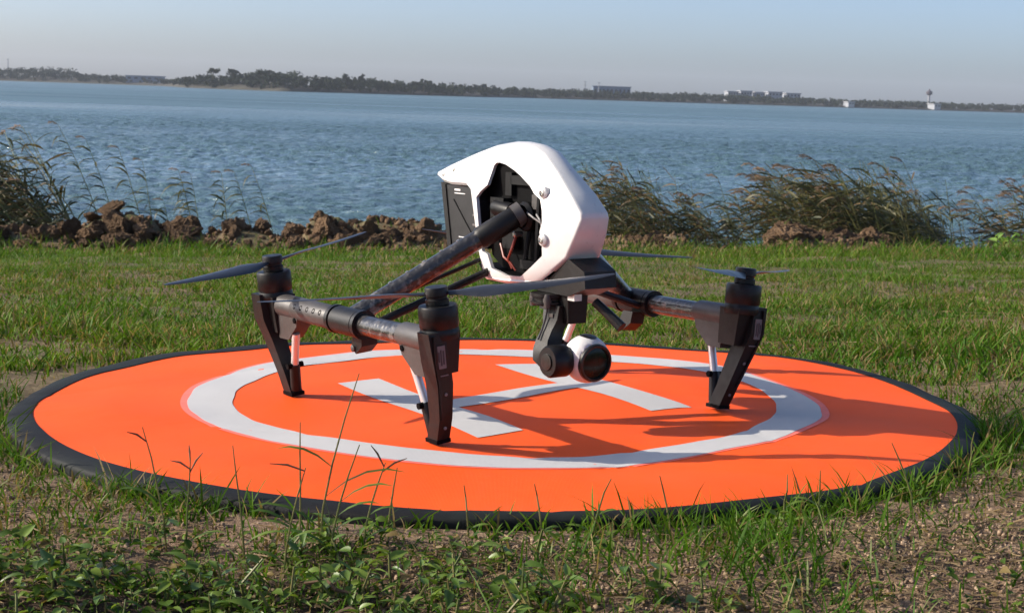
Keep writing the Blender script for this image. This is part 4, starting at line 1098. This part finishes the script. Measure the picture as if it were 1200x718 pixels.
tagged(obj_from('rim_grass', np_mesh('rim_grass', tworld(V), F, st, 'grass_blade', T)), 'grass tufts growing against the black rim of the pad', 'grass', kind='stuff')

# straw and dead bits lying on the soil
def straw(name, n, d0, d1, lmu, seed, label):
    g = np.random.default_rng(seed)
    d = d0 + (d1 - d0) * g.random(n); x = (g.random(n) * 2 - 1) * (0.34 * d + 0.2); y = d - CAM_D
    keep = (np.hypot(x, y) > 0.585) & (g.random(n) < 0.35 + 0.65 * bare(x, y)); x, y = x[keep], y[keep]; n = len(x)
    z = ground(x, y) + 0.003 + 0.006 * g.random(n)
    T = np.array([0.30, 0.215, 0.12]) * (0.45 + 0.8 * g.random((n, 1)))
    h = lmu * np.exp(g.normal(0, 0.5, n)); ph = g.random(n) * 2 * PI
    a = np.stack([np.cos(ph), np.sin(ph), g.normal(0, 0.18, n)], -1); s = np.stack([-np.sin(ph), np.cos(ph), g.normal(0, 0.5, n)], -1)
    P = np.stack([x, y, z], -1); w = (0.00045 * (0.6 + g.random(n)))[:, None]; bend = g.normal(0, 0.18, n)[:, None]
    V = np.zeros((n, 6, 3))
    for k, t in enumerate((-.5, 0, .5)):
        c = P + a * h[:, None] * t + s * h[:, None] * bend * (0.25 - t * t) * 2
        V[:, 2 * k] = c - s * w; V[:, 2 * k + 1] = c + s * w
    b = (np.arange(n) * 6)[:, None]; F = np.concatenate([b + [[0, 1, 3, 2]], b + [[2, 3, 5, 4]]], 1)
    return tagged(obj_from(name, np_mesh(name, tworld(V.reshape(-1, 3)), F.reshape(-1), np.arange(n * 2) * 4, 'grass_blade', np.repeat(T, 6, 0))), label, 'straw', kind='stuff')
straw('dry_straw', 20000, 1.08, 1.75, 0.013, 91, 'dry straw and dead stems lying on the bare soil in front')
straw('lawn_straw', 9000, 2.5, 7.0, 0.05, 92, 'dead straw scattered through the lawn')
g = np.random.default_rng(66); n = 42000
d = 1.08 + 0.65 * g.random(n); x = (g.random(n) * 2 - 1) * (0.34 * d + 0.2); y = d - CAM_D
keep = (np.hypot(x, y) > 0.58) & (g.random(n) < 0.15 + 0.85 * bare(x, y)); x, y = x[keep], y[keep]
crumbs('soil_crumbs', np.stack([x, y, ground(x, y) + 0.0015], -1), 0.0007 + 0.0020 * g.random(len(x)) ** 3.5, 'crumb_soil', 'small crumbs of dry brown soil in front of the pad', 8)

# broad-leaved weeds in the foreground
WLEAF = [leaf_mesh('leaf', 'weed_leaf', 1, (0.60, 0.34, 0.52, 0.44, 0.24)[k], 0.10 + 0.05 * k, 0.15 + 0.10 * k, 6) for k in range(5)]
WSTEM = {}
def weed(x, y, H, nl, ll, zone):
    t = empty('weed'); place(t, x, y, gz(x, y), random.uniform(0, 6.28)); sz = 'taller' if H > 0.023 else 'low'; tagged(t, f'{sz} broad-leaved green weed {zone}', 'weed', f'{sz} weeds {zone}')
    key = random.randrange(5)
    if key not in WSTEM:
        r = random.Random(key); WSTEM[key] = MB().tube([(0, 0, -.15), (r.uniform(-.1, .1), r.uniform(-.1, .1), .4), (r.uniform(-.3, .3), r.uniform(-.3, .3), 1.0)], [.045, .04, .025], 5).mesh('stem', 'stalk')
    s = obj_from('stem', WSTEM[key], t); s.scale = (H, H, H)
    top = WSTEM[key].vertices[-1].co
    for k in range(nl):
        f = (k + 0.6) / nl; o = obj_from('leaf', random.choice(WLEAF), t); l = ll * random.uniform(0.7, 1.25)
        o.location = (top.x * f * H, top.y * f * H, f * H); o.rotation_euler = (random.uniform(-.5, .5), random.uniform(-.75, .35), k * 2.4 + random.uniform(-.4, .4)); o.scale = (l, l, l)
for k in range(150):
    q = random.random()
    if q < 0.62: px, d = random.uniform(-30, 640), random.uniform(1.12, 1.28)
    elif q < 0.80: px, d = random.uniform(330, 700), random.uniform(1.22, 1.40)
    elif q < 0.92: px, d = random.uniform(560, 1000), random.uniform(1.12, 1.22)
    else: px, d = random.uniform(0, 1200), random.uniform(1.15, 1.45)
    x, y = ax(px, d), d - CAM_D
    if math.hypot(x, y) < 0.60: continue
    zone = 'in the bottom left corner' if px < 200 else 'in front of the tall stalks' if px < 480 else 'at the bottom middle before the rim' if px < 720 else 'on the bare brown soil at the bottom right'
    weed(x, y, random.uniform(0.012, 0.034), random.randint(4, 8), random.uniform(0.010, 0.018), zone)

# low creeping leaves that carpet the foreground between the single weeds
g = np.random.default_rng(77); n = 5600
px_ = np.where(g.random(n) < 0.7, g.uniform(-60, 720, n), g.uniform(-60, 1260, n)); d = 1.07 + 0.36 * g.random(n) ** 1.5
x = (px_ - 600) / F_PX * d + YAW * d; y = d - CAM_D
keep = (np.hypot(x, y) > 0.60) & (g.random(n) < 0.10 + 0.9 * sstep(0.38, 0.62, vnoise(x + 40, y + 40, 11, 95, 2))); x, y = x[keep], y[keep]; n = len(x)
z = ground(x, y) + 0.003 + 0.016 * g.random(n) ** 1.5; l = np.minimum(0.0072 * np.exp(g.normal(0, 0.5, n)), 0.0125); az = g.random(n) * 2 * PI
A_ = np.stack([np.cos(az), np.sin(az), g.normal(0.05, 0.35, n)], -1); A_ /= np.linalg.norm(A_, axis=1, keepdims=True)
S_ = np.stack([-np.sin(az), np.cos(az), g.normal(0, 0.4, n)], -1); S_ /= np.linalg.norm(S_, axis=1, keepdims=True); N_ = np.cross(A_, S_)
P = np.stack([x, y, z], -1); V = np.zeros((n, 11, 3))
for k, (t_, w_, b_) in enumerate(((0.0, .03, 0), (.25, .24, .05), (.55, .29, .04), (.85, .15, -.05))):
    c = P + (A_ * t_ + N_ * b_) * l[:, None]
    if k == 0: V[:, 0] = c; continue
    i = 1 + (k - 1) * 3; V[:, i] = c - S_ * (w_ * l)[:, None] + N_ * (0.10 * l)[:, None]; V[:, i + 1] = c; V[:, i + 2] = c + S_ * (w_ * l)[:, None] + N_ * (0.10 * l)[:, None]
V[:, 10] = P + (A_ - N_ * 0.15) * l[:, None]
b = (np.arange(n) * 11)[:, None]
F = np.concatenate([b + [q] for q in ([0, 2, 1], [0, 3, 2], [7, 8, 10], [8, 9, 10])], 1).reshape(n, 4, 3)
Fq = np.concatenate([b + [q] for q in ([1, 2, 5, 4], [2, 3, 6, 5], [4, 5, 8, 7], [5, 6, 9, 8])], 1).reshape(n, 4, 4)
L = np.concatenate([F.reshape(n, 12), Fq.reshape(n, 16)], 1); st = (np.arange(n) * 28)[:, None] + np.array([[0, 3, 6, 9, 12, 16, 20, 24]])
k = g.random((n, 1)) ** 1.4; T = np.array([0.040, 0.088, 0.012]) * (1 - k) + np.array([0.190, 0.270, 0.040]) * k
T = np.where(g.random((n, 1)) < 0.10, np.array([0.22, 0.16, 0.06]) * (0.4 + 0.8 * g.random((n, 1))), T)
tagged(obj_from('ground_leaves', np_mesh('ground_leaves', tworld(V.reshape(-1, 3)), L.reshape(-1), st.reshape(-1), 'grass_blade', np.repeat(T, 11, 0))), 'carpet of small creeping leaves along the bottom of the foreground', 'ground cover', kind='stuff')

# tall grass stalks standing in front of the pad
def stalk(px, py_top, d, lean, label, fork=0, leaves=2):
    x, y = ax(px, d), d - CAM_D; z = gz(x, y)
    ztop = CAM_H - (py_top - 110) / F_PX * d - 0.0156 * x; H = ztop - z
    t = empty('grass_stalk'); place(t, x, y, z); tagged(t, label, 'grass stalk', 'tall grass stalks before the pad')
    pts = [Vector((lean * H * tt ** 1.5, random.uniform(-.004, .004), H * tt)) for tt in (0, .25, .5, .75, 1.0)]; pts[0].z = -0.006
    MB().tube(pts, [0.0010, 0.0009, 0.0008, 0.0007, 0.0004], 6).build('stem', 'stalk', t)
    for k in range(leaves):
        mb = MB(); b = at_curve(pts, 0.15 + 0.5 * k / max(1, leaves)); s = random.choice((-1, 1)); l = H * random.uniform(0.35, 0.6)
        ribbon(mb, [b + Vector((s * l * q * 0.8, 0, l * (0.75 * q - 0.5 * q * q))) for q in (0, .25, .5, .75, 1)], 0.0032, Vector((0.1, 0.9, 0.4)).normalized())
        mb.build('leaf', 'weed_leaf', t)
    for k in range(fork):
        a = (-0.9, 0.75, 0.2, -0.4)[k] + random.gauss(0, 0.28); l = random.uniform(0.016, 0.036); b = at_curve(pts, random.uniform(0.82, 0.97))
        e = b + Vector((math.sin(a) * l, random.uniform(-.006, .006), math.cos(a) * l * 0.8))
        MB().tube([b, b.lerp(e, .5) + Vector((0, 0, .002)), e], [.0006, .0009, .0003], 5).build('seed_spike', 'reed_plume', t)
for a in ((372, 446, 1.36, 0.22, 'tallest grass stalk, reaching over the white ring left of the front leg', 0, 3),
          (190, 516, 1.36, -0.18, 'grass stalk with forked dark tip at the left front of the rim', 1, 2),
          (213, 552, 1.35, 0.05, 'stalk with a small pronged seed head at the left front', 3, 1),
          (283, 536, 1.34, -0.10, 'thin straight stalk between the forked stalks', 0, 1),
          (330, 560, 1.30, 0.2, 'bent leafy stalk with one dark spike left of the tallest stalk', 1, 3),
          (350, 505, 1.36, 0.0, 'very thin upright stalk just left of the tallest stalk', 0, 1),
          (384, 530, 1.33, 0.25, 'leafy stalk leaning right beside the tallest stalk', 0, 4),
          (425, 552, 1.36, 0.25, 'arching seed stalk right of the tallest stalk', 2, 2),
          (455, 556, 1.38, 0.12, 'thin pale stalk right of the arching seed stalk', 0, 1),
          (552, 576, 1.40, -0.10, 'short thin stalk at the middle of the front rim', 0, 1),
          (640, 570, 1.40, -0.15, 'dark short stalk standing before the front rim', 0, 1),
          (700, 562, 1.39, 0.28, 'stalk leaning right over the orange front edge', 0, 2),
          (795, 556, 1.40, -0.2, 'slim stalk leaning left near the right part of the front rim', 0, 1),
          (930, 552, 1.42, 0.05, 'upright blade in the tuft at the right front', 0, 2),
          (972, 545, 1.42, 0.0, 'tall upright blade right of the right front tuft', 0, 2),
          (1085, 508, 1.50, -0.35, 'curved stalk leaning left over the right rim', 0, 1),
          (1150, 492, 1.62, 0.05, 'upright stalk beside the right end of the rim', 0, 2)):
    stalk(*a)
# pale dead twigs lying in front
for px, d, ln, rz, lb in ((385, 1.24, 0.045, -0.5, 'pale bent twig lying among the front weeds'), (415, 1.20, 0.03, 0.1, 'short pale twig lying beside the bent twig'), (60, 1.15, 0.05, 0.3, 'brown curled twig in the left corner')):
    x, y = ax(px, d), d - CAM_D; o = MB().tube([(-ln / 2, 0, .012), (-ln * .1, .004, .016), (ln * .2, -.004, .013), (ln / 2, .002, .010)], [.0014, .0018, .0016, .001], 6).build('twig', 'reed_plume')
    place(o, x, y, gz(x, y), rz); tagged(o, lb, 'twig')
# ------------------------------------------------------------------ air between here and the far shore
hz = MB().box((0, 1000, 13.5), (4600, 2300, 33)).mesh('haze', 'lake_water')
hz.materials.clear()
hm = bpy.data.materials.new('haze_air'); hm.use_nodes = True; ht = hm.node_tree; ht.nodes.clear()
hv = ht.nodes.new('ShaderNodeVolumePrincipled'); hv.inputs['Color'].default_value = (0.80, 0.88, 1.0, 1); hv.inputs['Density'].default_value = 0.00019
hv.inputs['Anisotropy'].default_value = 0.0
ho = ht.nodes.new('ShaderNodeOutputMaterial'); ht.links.new(hv.outputs[0], ho.inputs['Volume'])
hz.materials.append(hm)
tagged(obj_from('haze', hz), 'thin bluish haze over the lake', kind='stuff')
